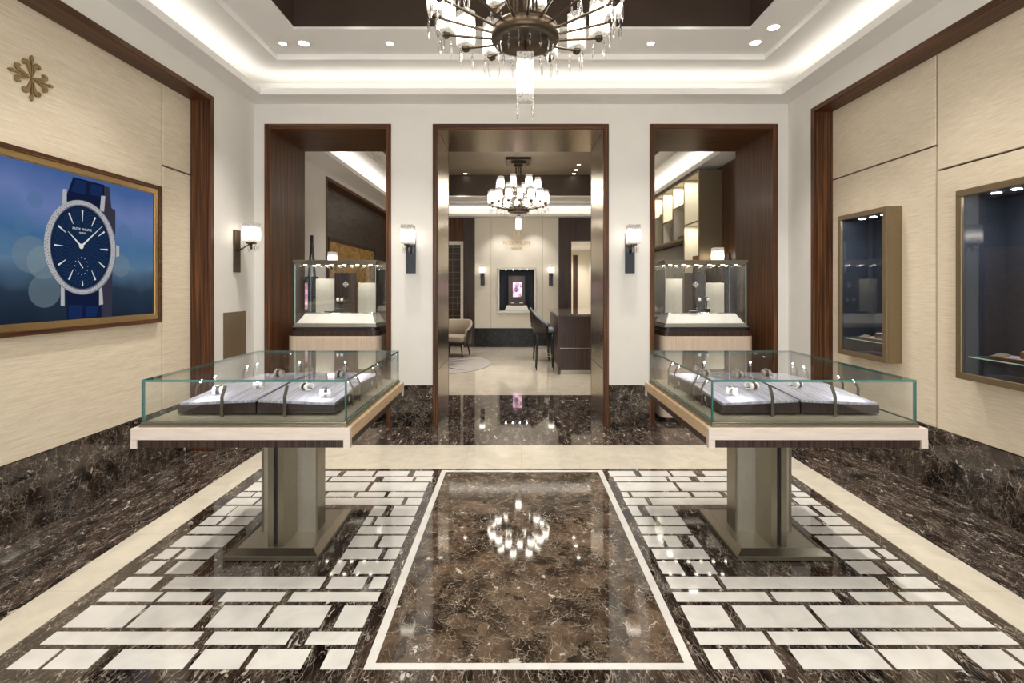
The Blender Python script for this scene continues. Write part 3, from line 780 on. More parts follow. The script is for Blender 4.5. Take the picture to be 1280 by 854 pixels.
a_ = c3([(322, 345)])[0]; part_text('dial_lettering', 'PATEK PHILIPPE', 0.022, P['hand'], scr, Matrix.Translation((tx, a_[0], a_[1])) @ RX)
a_ = c3([(322, 365)])[0]; part_text('dial_lettering', 'GENEVE', 0.014, P['hand'], scr, Matrix.Translation((tx, a_[0], a_[1])) @ RX)

# bronze cover plate on the left wall
m = MB(); m.box(XL, XL+0.008, 4.80, 5.20, 0.815, 1.29, bev=0.002, seg=1)
tag(m.build('cover_plate', M['bronze_frame']), 'plain bronze cover plate on left wall below the sconce', 'cover plate')

# ------------------------------------------------------------------ sconces
def shade_bm(w, h, z, mat=None):
    m = MB(); m.box(-w/2, w/2, -w/2, w/2, z, z+h, bev=0.004, seg=1); return m
def drop(parent, x, y, z, l=0.10, r=0.007):
    m = MB()
    m.lathe([(0.0006, 0), (0.0006, -0.012), (r*0.55, -0.018), (0.0008, -0.026), (r*0.8, -0.036), (r, -0.05), (r*0.9, -l*0.72), (0.0006, -l)], n=6, smooth=False)
    o = m.build('crystal_drop', M['crystal'], parent); o.location = (x, y, z); return o
def make_sconce(name='wall_sconce'):
    """local frame: wall is plane y=0, lamp sticks out to -y; z=0 is plate centre"""
    r = empty(name, label='', cat='wall light')
    MB().box(-0.052, 0.052, -0.022, 0, -0.217, 0.217, bev=0.003, seg=1).build('backplate', M['blueblack'], r)
    m = MB(); m.cyl((0, -0.02, 0.0), (0, -0.145, 0.075), 0.008, 0.008, n=10); m.box(-0.035, 0.035, -0.20, -0.12, 0.075, 0.092, bev=0.004, seg=1); m.cyl((0, -0.16, 0.02), (0, -0.16, 0.08), 0.010, n=10)
    m.build('arm', M['bronze_dk'], r)
    s = shade_bm(0.13, 0.20, 0); s = s.build('lamp_shade', M['shade_wall'], r); s.location = (0, -0.16, 0.094)
    for (x, y) in ((-0.055, -0.16), (0.055, -0.16), (-0.02, -0.215), (0.025, -0.215), (0.05, -0.11), (-0.05, -0.11)): drop(r, x, y, 0.092, 0.10)
    return r
sc0 = make_sconce(); sc0.location = (-1.138, YB, 1.911); sc0['label'] = 'lit crystal wall light on pillar between left display niche and doorway'; sc0['group'] = 'crystal wall lights'
G = 'crystal wall lights'
dup(sc0, None, (1.270, YB, 1.911), 0, 'lit crystal wall light on pillar right of the central doorway', G)
s3 = dup(sc0, None, (XL, 5.02, 1.911), PI/2, 'lit crystal wall light on the left side wall above bronze plate', G)
s4 = dup(sc0, None, (SXR, 6.87, 1.80), -PI/2, 'lit crystal wall light on walnut wall behind right display case', G)
s5 = dup(sc0, None, (-0.81, YF-0.04, 1.79), 0, 'small far wall light left of the lettered salon wall niche', G)
s6 = dup(sc0, None, (0.93, YF-0.04, 1.79), 0, 'small far wall light right of the lettered salon wall niche', G)
for s in (s3,):
    for ch in s.children:
        if ch.name.startswith('backplate'): ch.data = ch.data.copy(); ch.data.materials[0] = M['bronze_dk']
s7 = dup(sc0, None, (SXL-0.18, 7.72, 1.80), PI/2, 'lit crystal wall light beside the golden onyx panel', G)
s8 = dup(sc0, None, (2.5, 14.2, 1.75), -PI/2, 'lit crystal wall light on corridor wall beyond the right far doorway', G)

# ------------------------------------------------------------------ chandeliers
def make_chandelier():
    r = empty('chandelier')
    top = 4.30-3.10     # local z=0 is the hub underside (world 3.10)
    MB().lathe([(0.001, 0.004), (0.160, 0.004), (0.165, -0.012), (0.205, -0.010), (0.215, 0.005), (0.215, 0.055), (0.19, 0.085), (0.001, 0.09)], n=48).build('hub', M['bronze_dk'], r)
    m = MB()
    for i in range(8):
        a = i*PI/4; m.cyl((0.075*math.cos(a), 0.075*math.sin(a), 0.08), (0.05*math.cos(a), 0.05*math.sin(a), top-0.12), 0.007, n=8)
    m.cyl((0, 0, 0.08), (0, 0, top-0.12), 0.012, n=10)
    m.lathe([(0.001, 0.33), (0.12, 0.34), (0.12, 0.38), (0.001, 0.39)], n=32)
    m.build('stem', M['bronze_dk'], r)
    m = MB(); m.box(-0.24, 0.24, -0.24, 0.24, top-0.05, top-0.001, bev=0.004, seg=1); m.box(-0.145, 0.145, -0.145, 0.145, top-0.10, top-0.05, bev=0.003, seg=1); m.box(-0.085, 0.085, -0.085, 0.085, top-0.15, top-0.10, bev=0.003, seg=1)
    m.build('canopy', M['bronze_dk'], r)
    arm = cup = shd = None
    def tier(n, off, R, rin, zi, zo):
        for i in range(n):
            a = math.radians(off)+2*PI*i/n; ca, sa = math.cos(a), math.sin(a)
            m = MB(); m.cyl((rin*ca, rin*sa, zi), (R*ca, R*sa, zo), 0.008, n=8); m.build('arm', M['bronze_dk'], r)
            m = MB(); m.box(-0.026, 0.026, -0.026, 0.026, -0.014, 0.014, bev=0.007, seg=1); m.lathe([(0.001, -0.028), (0.014, -0.022), (0.018, -0.01)], n=10)
            c_ = m.build('cup', M['bronze_dk'], r); c_.location = (R*ca, R*sa, zo); c_.rotation_euler = (0, 0, a+PI/4)
            s = shade_bm(0.098, 0.25, 0).build('lamp_shade', M['shade'], r); s.location = (R*ca, R*sa, zo+0.016); s.rotation_euler = (0, 0, a)
            for k in (-1, 0, 1):
                q = a + k*0.10; rr = R+(0.045 if k == 0 else -0.005)
                drop(r, rr*math.cos(q), rr*math.sin(q), zo-0.005 + (0.0 if k else 0.01), 0.14, 0.0095)
    tier(16, 92.5, 0.56, 0.20, 0.045, 0.135)
    tier(8, 75, 0.40, 0.11, 0.36, 0.40)
    for i in range(16):
        a = 2*PI*i/16+0.15; drop(r, 0.172*math.cos(a), 0.172*math.sin(a), -0.005, 0.11, 0.008)
    s = shade_bm(0.108, 0.27, 0).build('lamp_shade', M['shade'], r); s.location = (0, 0, -0.36)
    m = MB(); m.cyl((0, 0, -0.095), (0, 0, 0.0), 0.008, n=8); m.box(-0.03, 0.03, -0.03, 0.03, -0.09, -0.075); m.build('lower_stem', M['bronze_dk'], r)
    for sx in (-1, 1):
        for sy in (-1, 1): drop(r, sx*0.048, sy*0.048, -0.355, 0.13, 0.008)
    return r
ch = make_chandelier(); ch.location = (0.068, 3.08, 3.10)
tag(ch, 'large near crystal chandelier of lit glass shades hanging in boutique ceiling', 'chandelier', 'crystal chandeliers')
ch2 = dup(ch, None, (0.08, 9.75, 3.04), 0, 'smaller-looking far crystal chandelier hanging in salon beyond doorway', 'crystal chandeliers')
for o in ch2.children:
    if o.name.startswith(('canopy', 'stem')) :
        o.data = o.data.copy()
        if o.name.startswith('canopy'): o.data.transform(Matrix.Translation((0, 0, -(1.2-(4.07-3.04)))))
        else:
            for v in o.data.vertices:
                if v.co.z > 0.9: v.co.z -= 1.2-(4.07-3.04)

# ------------------------------------------------------------------ downlights
def down_spot(x, y, z, r, label, power=14, real=True, tilt=None, size=75, group='small recessed ceiling lights'):
    t = empty('ceiling_light', (x, y, z), label=label, cat='ceiling light', group=group)
    m = MB(); m.lathe([(r*0.78, 0.004), (r*0.80, -0.004), (r, -0.005), (r*1.03, 0.0)], n=24)
    if r > 0.05: m.lathe([(r*1.08, 0), (r*1.16, -0.002), (r*1.2, 0)], n=24)
    m.build('trim_ring', M['white'], t)
    MB().lathe([(0.001, 0.0), (r*0.78, -0.001)], n=20).build('lens', M['led'], t)
    if real:
        spot('down_spot', (x, y, z-0.02), (0, 0, 0), power, size, 0.03)
    return t
def spot(name, l, rot, power, size=75, rad=0.03, col=(1.0, 0.945, 0.88), blend=0.8):
    ld = bpy.data.lights.new(name, 'SPOT'); ld.energy = power; ld.spot_size = math.radians(size); ld.spot_blend = blend; ld.shadow_soft_size = rad; ld.color = col
    o = bpy.data.objects.new(name, ld); link(o); o.location = l; o.rotation_euler = rot; return o
def area(name, l, rot, sx, sy, power, col=(1, 0.93, 0.84), spread=180):
    ld = bpy.data.lights.new(name, 'AREA'); ld.shape = 'RECTANGLE'; ld.size = sx; ld.size_y = sy; ld.energy = power; ld.color = col; ld.spread = math.radians(spread)
    o = bpy.data.objects.new(name, ld); link(o); o.location = l; o.rotation_euler = rot; return o

DL = 60
down_spot(-2.19, 4.615, 3.848, 0.042, 'leftmost small ceiling light in the corner of boutique ceiling', DL)
down_spot(-1.99, 4.615, 3.848, 0.060, 'larger round ceiling light beside the leftmost small one', DL)
down_spot(-1.18, 4.615, 3.848, 0.040, 'small ceiling light between left corner and the large chandelier', DL)
down_spot(1.29, 4.615, 3.848, 0.040, 'small ceiling light right of the large chandelier', DL)
down_spot(2.27, 4.60, 3.848, 0.060, 'lower of the two larger ceiling lights at right corner', DL)
down_spot(2.30, 4.33, 3.848, 0.060, 'upper of the two larger ceiling lights at right corner', DL)
for (x, y) in ((-2.17, 3.3), (2.30, 3.3), (-2.17, 2.2), (2.30, 2.2), (-1.3, 1.7), (1.4, 1.7)):
    spot('down_spot', (x, y, 3.82), (0, 0, 0), DL, 95, 0.04)
for n_, (x, y) in enumerate(((1.33, 10.1), (1.33, 10.55), (1.33, 10.9), (-1.1, 10.9))):
    down_spot(x, y, 4.069, 0.045, ('nearest of three salon ceiling lights in a line right of far chandelier', 'middle of three salon ceiling lights in a line right of far chandelier', 'farthest of three salon ceiling lights in a line right of far chandelier', 'single salon ceiling light left of far chandelier')[n_], DL, n_ == 0)
# cove lighting (LED strips lying on the ledge behind the lip)
CV = 40
cc = (1, 0.95, 0.88)
def cove(R, z, pw, front=True):
    mx, my = (R[0]+R[1])/2, (R[2]+R[3])/2; lx, ly = R[1]-R[0], R[3]-R[2]
    area('cove', (mx, R[3]+0.07, z), (PI, 0, 0), lx, 0.05, pw*lx, cc); 
    if front: area('cove', (mx, R[2]-0.07, z), (PI, 0, 0), lx, 0.05, pw*lx, cc)
    area('cove', (R[0]-0.07, my, z), (PI, 0, 0), 0.05, ly, pw*ly, cc); area('cove', (R[1]+0.07, my, z), (PI, 0, 0), 0.05, ly, pw*ly, cc)
cove(L1, ZC+0.035, 0.75); cove(S1, ZS+0.035, 1.3, False)
# fill light added outside the shopfront, behind the camera
area('front_fill', (0.07, Y0-0.5, 1.7), (PI/2, 0, 0), 4.4, 3.0, 130, (1.0, 0.98, 0.96))
# salon and corridor
for (x, y) in ((-1.6, 7.6), (-1.6, 9.2), (-1.2, 10.7), (0.0, 7.6), (0.0, 10.9), (1.2, 8.0), (1.5, 9.4)): spot('down_spot', (x, y, 4.03), (0, 0, 0), 105, 85, 0.04)  # spots added to brighten the salon, no fixtures above them
for (x, y) in ((-1.4, 4.1), (0.07, 4.15), (1.55, 4.1), (-1.4, 2.15), (1.55, 2.15)): spot('down_spot', (x, y, 4.26), (0, 0, 0), 45 if y > 3 else 22, 70, 0.04)
for y in (13.4, 14.6, 15.7): spot('down_spot', (1.97, y, 2.72), (0, 0, 0), 45, 130, 0.04)
for y in (8.2, 9.5, 10.8): spot('down_spot', (2.3, y, 3.5), (0, 0, 0), 25, 100, 0.04)
spot('down_spot', (-0.35, 11.85, 3.28), (math.radians(18), 0, 0), 30, 80, 0.04); spot('down_spot', (0.5, 11.85, 3.28), (math.radians(18), 0, 0), 30, 80, 0.04)

# ------------------------------------------------------------------ display tables
def make_table():
    r = empty('display_table')
    Wd, Dp = 1.10, 1.20; hx, hy = Wd/2, Dp/2
    zt, zb = 0.8365, 0.736
    # plinth: bronze tray with sloping rim
    m = MB()
    b = bmesh.new()
    px, py = 0.268, 0.30
    m.box(-px, px, -py, py, 0.002, 0.028, bev=0.003, seg=1)
    m.prism([(-px+0.004, -py+0.004, 0.0285), (px-0.004, -py+0.004, 0.0285), (px-0.045, -py+0.05, 0.050), (-px+0.045, -py+0.05, 0.050)], (0, 0, -1), 0.001)
    m.prism([(-px+0.004, py-0.004, 0.0285), (px-0.004, py-0.004, 0.0285), (px-0.045, py-0.05, 0.050), (-px+0.045, py-0.05, 0.050)], (0, 0, -1), 0.001)
    m.prism([(-px+0.004, -py+0.004, 0.0285), (-px+0.004, py-0.004, 0.0285), (-px+0.045, py-0.05, 0.050), (-px+0.045, -py+0.05, 0.050)], (0, 0, -1), 0.001)
    m.prism([(px-0.004, -py+0.004, 0.0285), (px-0.004, py-0.004, 0.0285), (px-0.045, py-0.05, 0.050), (px-0.045, -py+0.05, 0.050)], (0, 0, -1), 0.001)
    m.box(-px+0.047, px-0.047, -py+0.052, py-0.052, 0.028, 0.046)
    pl_ = m.build('plinth', M['bronze'], r)
    MB().box(-px+0.050, px-0.050, -py+0.055, py-0.055, 0.0462, 0.0475).build('inlay_plate', M['bronze_lt'], pl_)
    # cross shaped column
    m = MB()
    for s in (-1, 1):
        m.box(-0.165 if s < 0 else 0.045, -0.045 if s < 0 else 0.165, -0.055, 0.055, 0.0476, zb, M['bronze_lt'])
        m.box(s*0.1655-0.006, s*0.1655+0.006, -0.060, 0.060, 0.0476, zb, M['bronze'])
        for q in (-1, 1):
            xa = -0.045 if q < 0 else 0.012
            m.box(xa, xa+0.033, -0.235 if s < 0 else 0.056, -0.056 if s < 0 else 0.235, 0.0476, zb, M['bronze'])
        m.box(-0.012, 0.012, -0.215 if s < 0 else 0.056, -0.056 if s < 0 else 0.215, 0.0476, zb, M['black'])
    m.box(-0.045, 0.045, -0.056, 0.056, 0.0476, zb, M['bronze'])
    m.build('column', None, r)
    # frame
    m = MB()
    m.box(-hx, hx, -hy, -hy+0.03, zt-0.058, zt, M['oak'], bev=0.002, seg=1); m.box(-hx, hx, hy-0.03, hy, zt-0.058, zt, M['oak'], bev=0.002, seg=1)
    m.box(-hx, -hx+0.03, -hy+0.03, hy-0.03, zt-0.058, zt, M['oak_side'], bev=0.002, seg=1); m.box(hx-0.03, hx, -hy+0.03, hy-0.03, zt-0.058, zt, M['oak_side'], bev=0.002, seg=1)
    for sx in (-1, 1):
        for sy in (-1, 1):
            xa = sx*hx if sx < 0 else hx-0.032; ya = -hy if sy < 0 else hy-0.03
            m.box(xa, xa+0.032, ya, ya+0.03, zb, zt-0.058, M['oak'])
    m.box(-hx+0.01, hx-0.01, -hy+0.01, hy-0.01, zt-0.03, zt-0.012, M['oak'])
    m.build('frame', None, r)
    m = MB()
    m.box(-hx+0.032, hx-0.032, -hy+0.010, -hy+0.03, zb+0.002, zt-0.0585); m.box(-hx+0.032, hx-0.032, hy-0.03, hy-0.010, zb+0.002, zt-0.0585)
    m.box(-hx+0.010, -hx+0.03, -hy+0.03, hy-0.03, zb+0.002, zt-0.0585); m.box(hx-0.03, hx-0.010, -hy+0.03, hy-0.03, zb+0.002, zt-0.0585)
    m.box(-hx+0.03, hx-0.03, -hy+0.03, hy-0.03, zb+0.006, zb+0.03)
    m.build('apron', M['tambour'], r)
    # metal slab and deck
    m = MB(); m.box(-hx+0.024, hx-0.024, -hy+0.022, hy-0.022, zt-0.008, zt+0.013, bev=0.002, seg=1); m.box(-hx+0.028, hx-0.028, -hy+0.030, hy-0.030, zt+0.013, zt+0.022, bev=0.001, seg=1)
    m.build('metal_slab', M['bronze'], r)
    zd = zt+0.0225
    MB().box(-hx+0.05, hx-0.05, -hy+0.05, hy-0.05, zd, zd+0.004).build('deck', M['deck'], r)
    # glass hood
    gx, gy, t = hx-0.030, hy-0.035, 0.011; z0, z1 = zt+0.0105, 1.074
    gx2 = 0.520
    for (nm, q, ax) in (('front', (-gx2, gx2, -gy, -gy+t, z0+0.012, z1-t), 1), ('rear', (-gx2, gx2, gy-t, gy, z0+0.012, z1-t), 1), ('l', (-gx2, -gx2+t, -gy+t, gy-t, z0+0.012, z1-t), 0), ('r', (gx2-t, gx2, -gy+t, gy-t, z0+0.012, z1-t), 0), ('top', (-gx2, gx2, -gy, gy, z1-t, z1), 2)):
        m = MB(); glass_box(m, *q, ax, M['glass'], M['edge']); m.build('glass_top' if nm == 'top' else 'glass_panel', None, r)
    # four tilted trays
    for ix in (-1, 1):
        for iy in (-1, 1):
            x0, x1 = (0.004, 0.42); y0_, y1_ = (0.004, 0.445)
            tr = MB(); zz = zd+0.012
            def zt_(x, y): return zd + 0.106 - 0.018*(x/0.42) - 0.022*(y/0.445)
            P_ = [(x0, y0_), (x1, y0_), (x1, y1_), (x0, y1_)]
            b = bmesh.new()
            lo = [b.verts.new((ix*x, iy*y, zz)) for x, y in P_]; hi = [b.verts.new((ix*x, iy*y, zt_(x, y)-0.012)) for x, y in P_]
            b.faces.new(lo); b.faces.new(hi[::-1])
            for i in range(4): b.faces.new((lo[i], hi[i], hi[(i+1) % 4], lo[(i+1) % 4]))
            bmesh.ops.recalc_face_normals(b, faces=b.faces)
            tr._merge(b, None)
            tr.box(min(ix*0.05, ix*0.37), max(ix*0.05, ix*0.37), min(iy*0.05, iy*0.40), max(iy*0.05, iy*0.40), zd+0.004, zz)
            tray = tr.build('tray', M['wood_black'], r)
            b = bmesh.new(); e_ = 0.006; tp = MB()
            lo = [b.verts.new((ix*x, iy*y, zt_(x, y)-0.0119)) for x, y in P_]
            Q = [(x0+e_, y0_+e_), (x1-e_, y0_+e_), (x1-e_, y1_-e_), (x0+e_, y1_-e_)]
            lo = [b.verts.new((ix*x, iy*y, zt_(x, y)-0.0119)) for x, y in Q]; hi = [b.verts.new((ix*x, iy*y, zt_(x, y))) for x, y in Q]
            b.faces.new(lo); b.faces.new(hi[::-1])
            for i in range(4): b.faces.new((lo[i], hi[i], hi[(i+1) % 4], lo[(i+1) % 4]))
            bmesh.ops.recalc_face_normals(b, faces=b.faces); tp._merge(b, None)
            tp.build('tray_lining', M['lilac'], tray)
            emblem('tray_emblem', 0.034, (ix*0.4205, iy*0.225, zd+0.042), (0, ix*1.0, 0), (0, 0, 1), M['white'], tray, th=0.0012)
    # bent light posts
    def post(x, y, dx, dy):
        zp = zd+0.004
        m = MB()
        a = math.atan2(dy, dx)
        Mr = Matrix.Translation((x, y, zp)) @ Matrix.Rotation(a, 4, 'Z')
        m.box(-0.0035, 0.0035, -0.008, 0.008, 0, 0.105, bev=0.001, seg=1, M=Mr)
        M2 = Mr @ Matrix.Translation((0, 0, 0.103)) @ Matrix.Rotation(math.radians(28), 4, 'Y')
        m.box(-0.0035, 0.0035, -0.008, 0.008, 0, 0.062, bev=0.001, seg=1, M=M2)
        o = m.build('light_post', M['post'], r)
        m = MB(); m.box(0.0036, 0.0052, -0.005, 0.005, 0.040, 0.056, M=M2)
        m.build('led_lens', M['led_cool'], o)
    for s in (-1, 1):
        for x in (-0.165, 0.165): post(x, s*0.475, 0, -s)
        for y in (-0.245, -0.115, 0.235, 0.365): post(s*0.448, y, -s, 0)
    return r
TL = (-1.375, 3.045, 0); TR = (1.524, 3.045, 0)
tb = make_table(); tb.location = TL; tag(tb, 'square glass-topped display table on bronze pedestal, left of the marble centre', 'display table', 'glass display tables')
tb2 = dup(tb, None, TR, 0, 'square glass-topped display table on bronze pedestal, right of the marble centre', 'glass display tables')
for T in (TL, TR):
    for (dx, dy, rx, ry) in ((-0.3, -0.40, 0.35, 0), (0.3, -0.40, 0.35, 0), (-0.3, 0.40, -0.35, 0), (0.3, 0.40, -0.35, 0)):
        spot('tray_light', (T[0]+dx, T[1]+dy, 1.025), (rx, ry, 0), 1.0, 150, 0.01, (0.90, 0.94, 1.0), 1.0)

# watches lying over little cuffs on the trays
def cuff_bm(mat):
    """C shaped display cuff: open arch of padded leather"""
    m = MB(); b = bmesh.new(); n = 16; ro, ri, w = 0.030, 0.021, 0.026
    prof = []
    for i in range(n+1):
        a = math.radians(-35)+math.radians(250)*i/n; prof.append((math.cos(a), math.sin(a)))
    ring = []
    for (c_, s_) in prof:
        ring.append([b.verts.new((x, rr*c_, rr*s_+0.030)) for (x, rr) in ((-w, ri), (w, ri), (w, ro), (-w, ro))])
    for a_, b_ in zip(ring, ring[1:]):
        for i in range(4): b.faces.new((a_[i], a_[(i+1) % 4], b_[(i+1) % 4], b_[i]))
    b.faces.new(ring[0]); b.faces.new(ring[-1][::-1])
    bmesh.ops.recalc_face_normals(b, faces=b.faces)
    m._merge(b, mat, None, False); m.box(-w, w, -0.020, 0.020, 0, 0.010, mat, bev=0.003, seg=1)
    return m
def make_cuff(mat):
    return cuff_bm(mat).build('watch_cuff')
def make_watch(strap, dial):
    r = empty('wristwatch')
    m = MB(); b = bmesh.new(); n = 24; ro, ri, w = 0.0335, 0.0312, 0.009
    ring = []
    for i in range(n):
        a = 2*PI*i/n; k = 1.0
        ring.append([b.verts.new((x, rr*math.cos(a), rr*math.sin(a)+0.030)) for (x, rr) in ((-w, ri), (w, ri), (w, ro), (-w, ro))])
    for j in range(n):
        if 17 <= j <= 19: continue       # open clasp gap at the underside
        a_, b_ = ring[j], ring[(j+1) % n]
        for i in range(4): b.faces.new((a_[i], a_[(i+1) % 4], b_[(i+1) % 4], b_[i]))
    bmesh.ops.recalc_face_normals(b, faces=b.faces)
    m._merge(b, None); m.build('strap', strap, r)
    MB().lathe([(0.001, 0.0), (0.019, 0.0), (0.0205, 0.003), (0.0195, 0.007), (0.016, 0.0085), (0.0155, 0.0075)], c=(0, 0, 0.061), n=24).build('case', M['steel'], r)
    m = MB(); m.lathe([(0.001, 0.0), (0.0158, 0.0)], c=(0, 0, 0.0685), n=24); m.build('dial', dial, r)
    MB().cyl((0.0205, 0, 0.0645), (0.024, 0, 0.0645), 0.002, n=8).build('crown', M['steel'], r)
    return r
white_dial = plain('white_dial', (0.85, 0.85, 0.83), 0.3, var=0.02)
blue_dial = plain('blue_dial', (0.02, 0.04, 0.12), 0.3, var=0.05)
cuf = make_cuff(M['white_leather']); cuf['category'] = 'watch cuff'
wt_b = make_watch(M['black'], white_dial); wt_b['category'] = 'watch'
wt_n = make_watch(M['brown_leather'], white_dial); wt_n['category'] = 'watch'
wt_s = make_watch(M['steel'], blue_dial); wt_s['category'] = 'watch'
def trayz(dx, dy): return 0.8365+0.0225+0.106-0.018*(abs(dx)/0.42)-0.022*(abs(dy)/0.445)
used = set()
def put(proto, loc, rz, label, group, sc=1.0, flat=False):
    key = proto.name
    if key not in used: used.add(key); o = proto; o.location = loc; o.rotation_euler = (0, 0, rz); o['label'] = label; o['group'] = group
    else: o = dup(proto, None, loc, rz, label, group)
    o.scale = (sc, sc, sc*(0.72 if flat else 1))
    return o
spots = [(-0.31, -0.27, 0.4, 'b', 'front left tray, outer one'), (-0.13, -0.17, 0.2, 's', 'front left tray, inner one'), (0.17, -0.21, -0.5, 'b', 'front right tray, inner one'), (0.32, -0.33, 0.5, 's', 'front right tray, outer one'),
         (-0.20, 0.22, 0.1, 'n', 'rear left tray'), (0.22, 0.20, -0.2, 'b', 'rear right tray')]
spotsR = [(-0.30, -0.30, -0.6, 's', 'front left tray, outer one'), (-0.14, -0.20, 0.3, 'n', 'front left tray, inner one'), (0.14, -0.16, 0.5, 'b', 'front right tray, inner one'), (-0.24, 0.25, 0.2, 'b', 'rear left tray, outer one'),
          (-0.08, 0.12, 0.2, 'n', 'rear left tray, inner one'), (0.16, 0.22, -0.2, 'n', 'rear right tray')]
wn = {'b': (wt_b, 'black strapped watch with pale dial'), 's': (wt_s, 'steel bracelet watch with dark blue dial'), 'n': (wt_n, 'brown strapped watch with pale dial')}
for T, sp, nm in ((TL, spots, 'left'), (TR, spotsR, 'right')):
    for (dx, dy, rz, kd, wh) in sp:
        l = (T[0]+dx, T[1]+dy, trayz(dx, dy)-0.0006)
        put(cuf, l, rz, 'white leather watch cuff on %s display table, %s' % (nm, wh), 'watch cuffs on the display tables', 1.0, True)
        put(wn[kd][0], l, rz, '%s on %s table, %s' % (wn[kd][1], nm, wh), 'watches on the display tables', 1.0, True)

# ------------------------------------------------------------------ cabinets and glass cases in the side openings
def rounded_rect(x0, x1, y0, y1, r, front_only=True, n=8):
    pts = []
    for (cx_, cy_, a0) in ((x0+r, y0+r, PI), (x1-r, y0+r, 1.5*PI)):
        for i in range(n+1):
            a = a0+PI/2*i/n; pts.append((cx_+r*math.cos(a), cy_+r*math.sin(a)))
    pts += [(x1, y1), (x0, y1)]
    return pts
def make_cabinet():
    r = empty('pedestal_cabinet')
    P_ = rounded_rect(-0.53, 0.53, 0, 0.60, 0.09)
    ins = lambda q: [(x*(1-q/0.53), q+y*(1-2*q/0.60)) for x, y in P_]
    pr = lambda pts, z0, z1: MB().prism([(x, y, z0) for x, y in pts], (0, 0, 1), z1-z0)
    pr(ins(0.03), 0.001, 0.06).build('plinth', M['wood_dark'], r)
    pr(P_, 0.06, 0.985).build('body', M['oak_cab'], r)
    pr(ins(0.004), 0.985, 1.045).build('top_slab', M['tambour'], r)
    pr(ins(0.025), 1.045, 1.082).build('recessed_neck', M['black'], r)
    for i, (a, b_) in enumerate(((-0.368, 0.0), (0.002, 0.368))):
        if i: continue
        MB().box(-0.366, 0.366, -0.006, 0.004, 0.09, 0.975, bev=0.0015, seg=1).build('door', M['oak_cab'], r)
    return r
def make_case():
    """glass case: origin = centre of front edge at its underside"""
    r = empty('glass_display_case')
    hx, dp, hz = 0.48, 0.48, 0.77
    m = MB(); m.box(-hx, hx, 0, dp, 0, 0.018, bev=0.002, seg=1); m.box(-hx+0.012, hx-0.012, 0.012, dp-0.012, 0.018, 0.044, bev=0.002, seg=1); m.build('base', M['bronze_lt'], r)
    m = MB(); m.box(-hx, hx, 0, dp, hz-0.022, hz, bev=0.002, seg=1); m.box(-hx+0.012, hx-0.012, 0.012, dp-0.012, hz-0.05, hz-0.022, bev=0.002, seg=1); lid = m.build('lid', M['bronze'], r)
    for i in range(6):
        for j in (0.10, 0.36):
            x = -0.38+i*0.152
            MB().lathe([(0.001, 0), (0.017, 0), (0.020, 0.004)], c=(x, j, hz-0.0555), n=14).build('case_light', M['led_case'], lid)
    t = 0.008; z0, z1 = 0.044, hz-0.05
    a = hx-0.014
    for q, ax in (((-a, a, 0.014, 0.014+t, z0, z1), 1), ((-a, a, dp-0.014-t, dp-0.014, z0, z1), 1), ((-a, -a+t, 0.022, dp-0.022, z0, z1), 0), ((a-t, a, 0.022, dp-0.022, z0, z1), 0)):
        m = MB(); glass_box(m, *q, ax, M['glass'], M['edge_lt']); m.build('glass_panel', None, r)
    m = MB()
    b = bmesh.new()
    lo = [b.verts.new(p) for p in ((-0.45, 0.035, 0.0445), (0.45, 0.035, 0.0445), (0.45, 0.44, 0.0445), (-0.45, 0.44, 0.0445))]
    hi = [b.verts.new(p) for p in ((-0.39, 0.13, 0.150), (0.39, 0.13, 0.150), (0.39, 0.42, 0.150), (-0.39, 0.42, 0.150))]
    b.faces.new(lo[::-1]); b.faces.new(hi)
    for i in range(4): b.faces.new((lo[i], lo[(i+1) % 4], hi[(i+1) % 4], hi[i]))
    bmesh.ops.recalc_face_normals(b, faces=b.faces); m._merge(b, None); m.build('platform', M['white_leather'], r)
    MB().box(-0.40, 0.40, 0.125, 0.42, 0.150, 0.158, bev=0.002, seg=1).build('platform_top', M['steel'], r)
    return r
cab = make_cabinet(); cab.location = (-2.055, 5.53, 0); tag(cab, 'pale oak cabinet with rounded corners standing in the left wall opening', 'cabinet', 'oak cabinets in the side openings')
dup(cab, None, (2.195, 5.53, 0), 0, 'pale oak cabinet with rounded corners standing in the right wall opening', 'oak cabinets in the side openings')
ZCS = 1.0825
cs = make_case(); cs.location = (-2.055, 5.58, ZCS); tag(cs, 'bronze-lidded glass display case on oak cabinet in left wall opening', 'display case', 'glass cases on the oak cabinets')
dup(cs, None, (2.195, 5.58, ZCS), 0, 'bronze-lidded glass display case on oak cabinet in right wall opening', 'glass cases on the oak cabinets')
for X in (-2.055, 2.195):
    for dx in (-0.25, 0.25): spot('case_light', (X+dx, 5.58+0.12, ZCS+0.70), (math.radians(12), 0, 0), 3.0, 130, 0.02, (1, 0.93, 0.84), 1.0)
zpl = ZCS+0.158
def panel_thing(name, x0, x1, y, z1, mat, label, cat, group, emb=False):
    m = MB(); m.box(x0, x1, y, y+0.025, zpl+0.0003, z1, bev=0.002, seg=1); m.box(x0+0.02, x1-0.02, y+0.025, y+0.06, zpl+0.0003, zpl+0.02)
    o = m.build(name, mat); tag(o, label, cat, group)
    if emb: emblem('panel_emblem', 0.078, ((x0+x1)/2+0.005, y-0.0005, 1.575), (1, 0, 0), (0, 0, 1), M['white'], o, th=0.003)
    return o
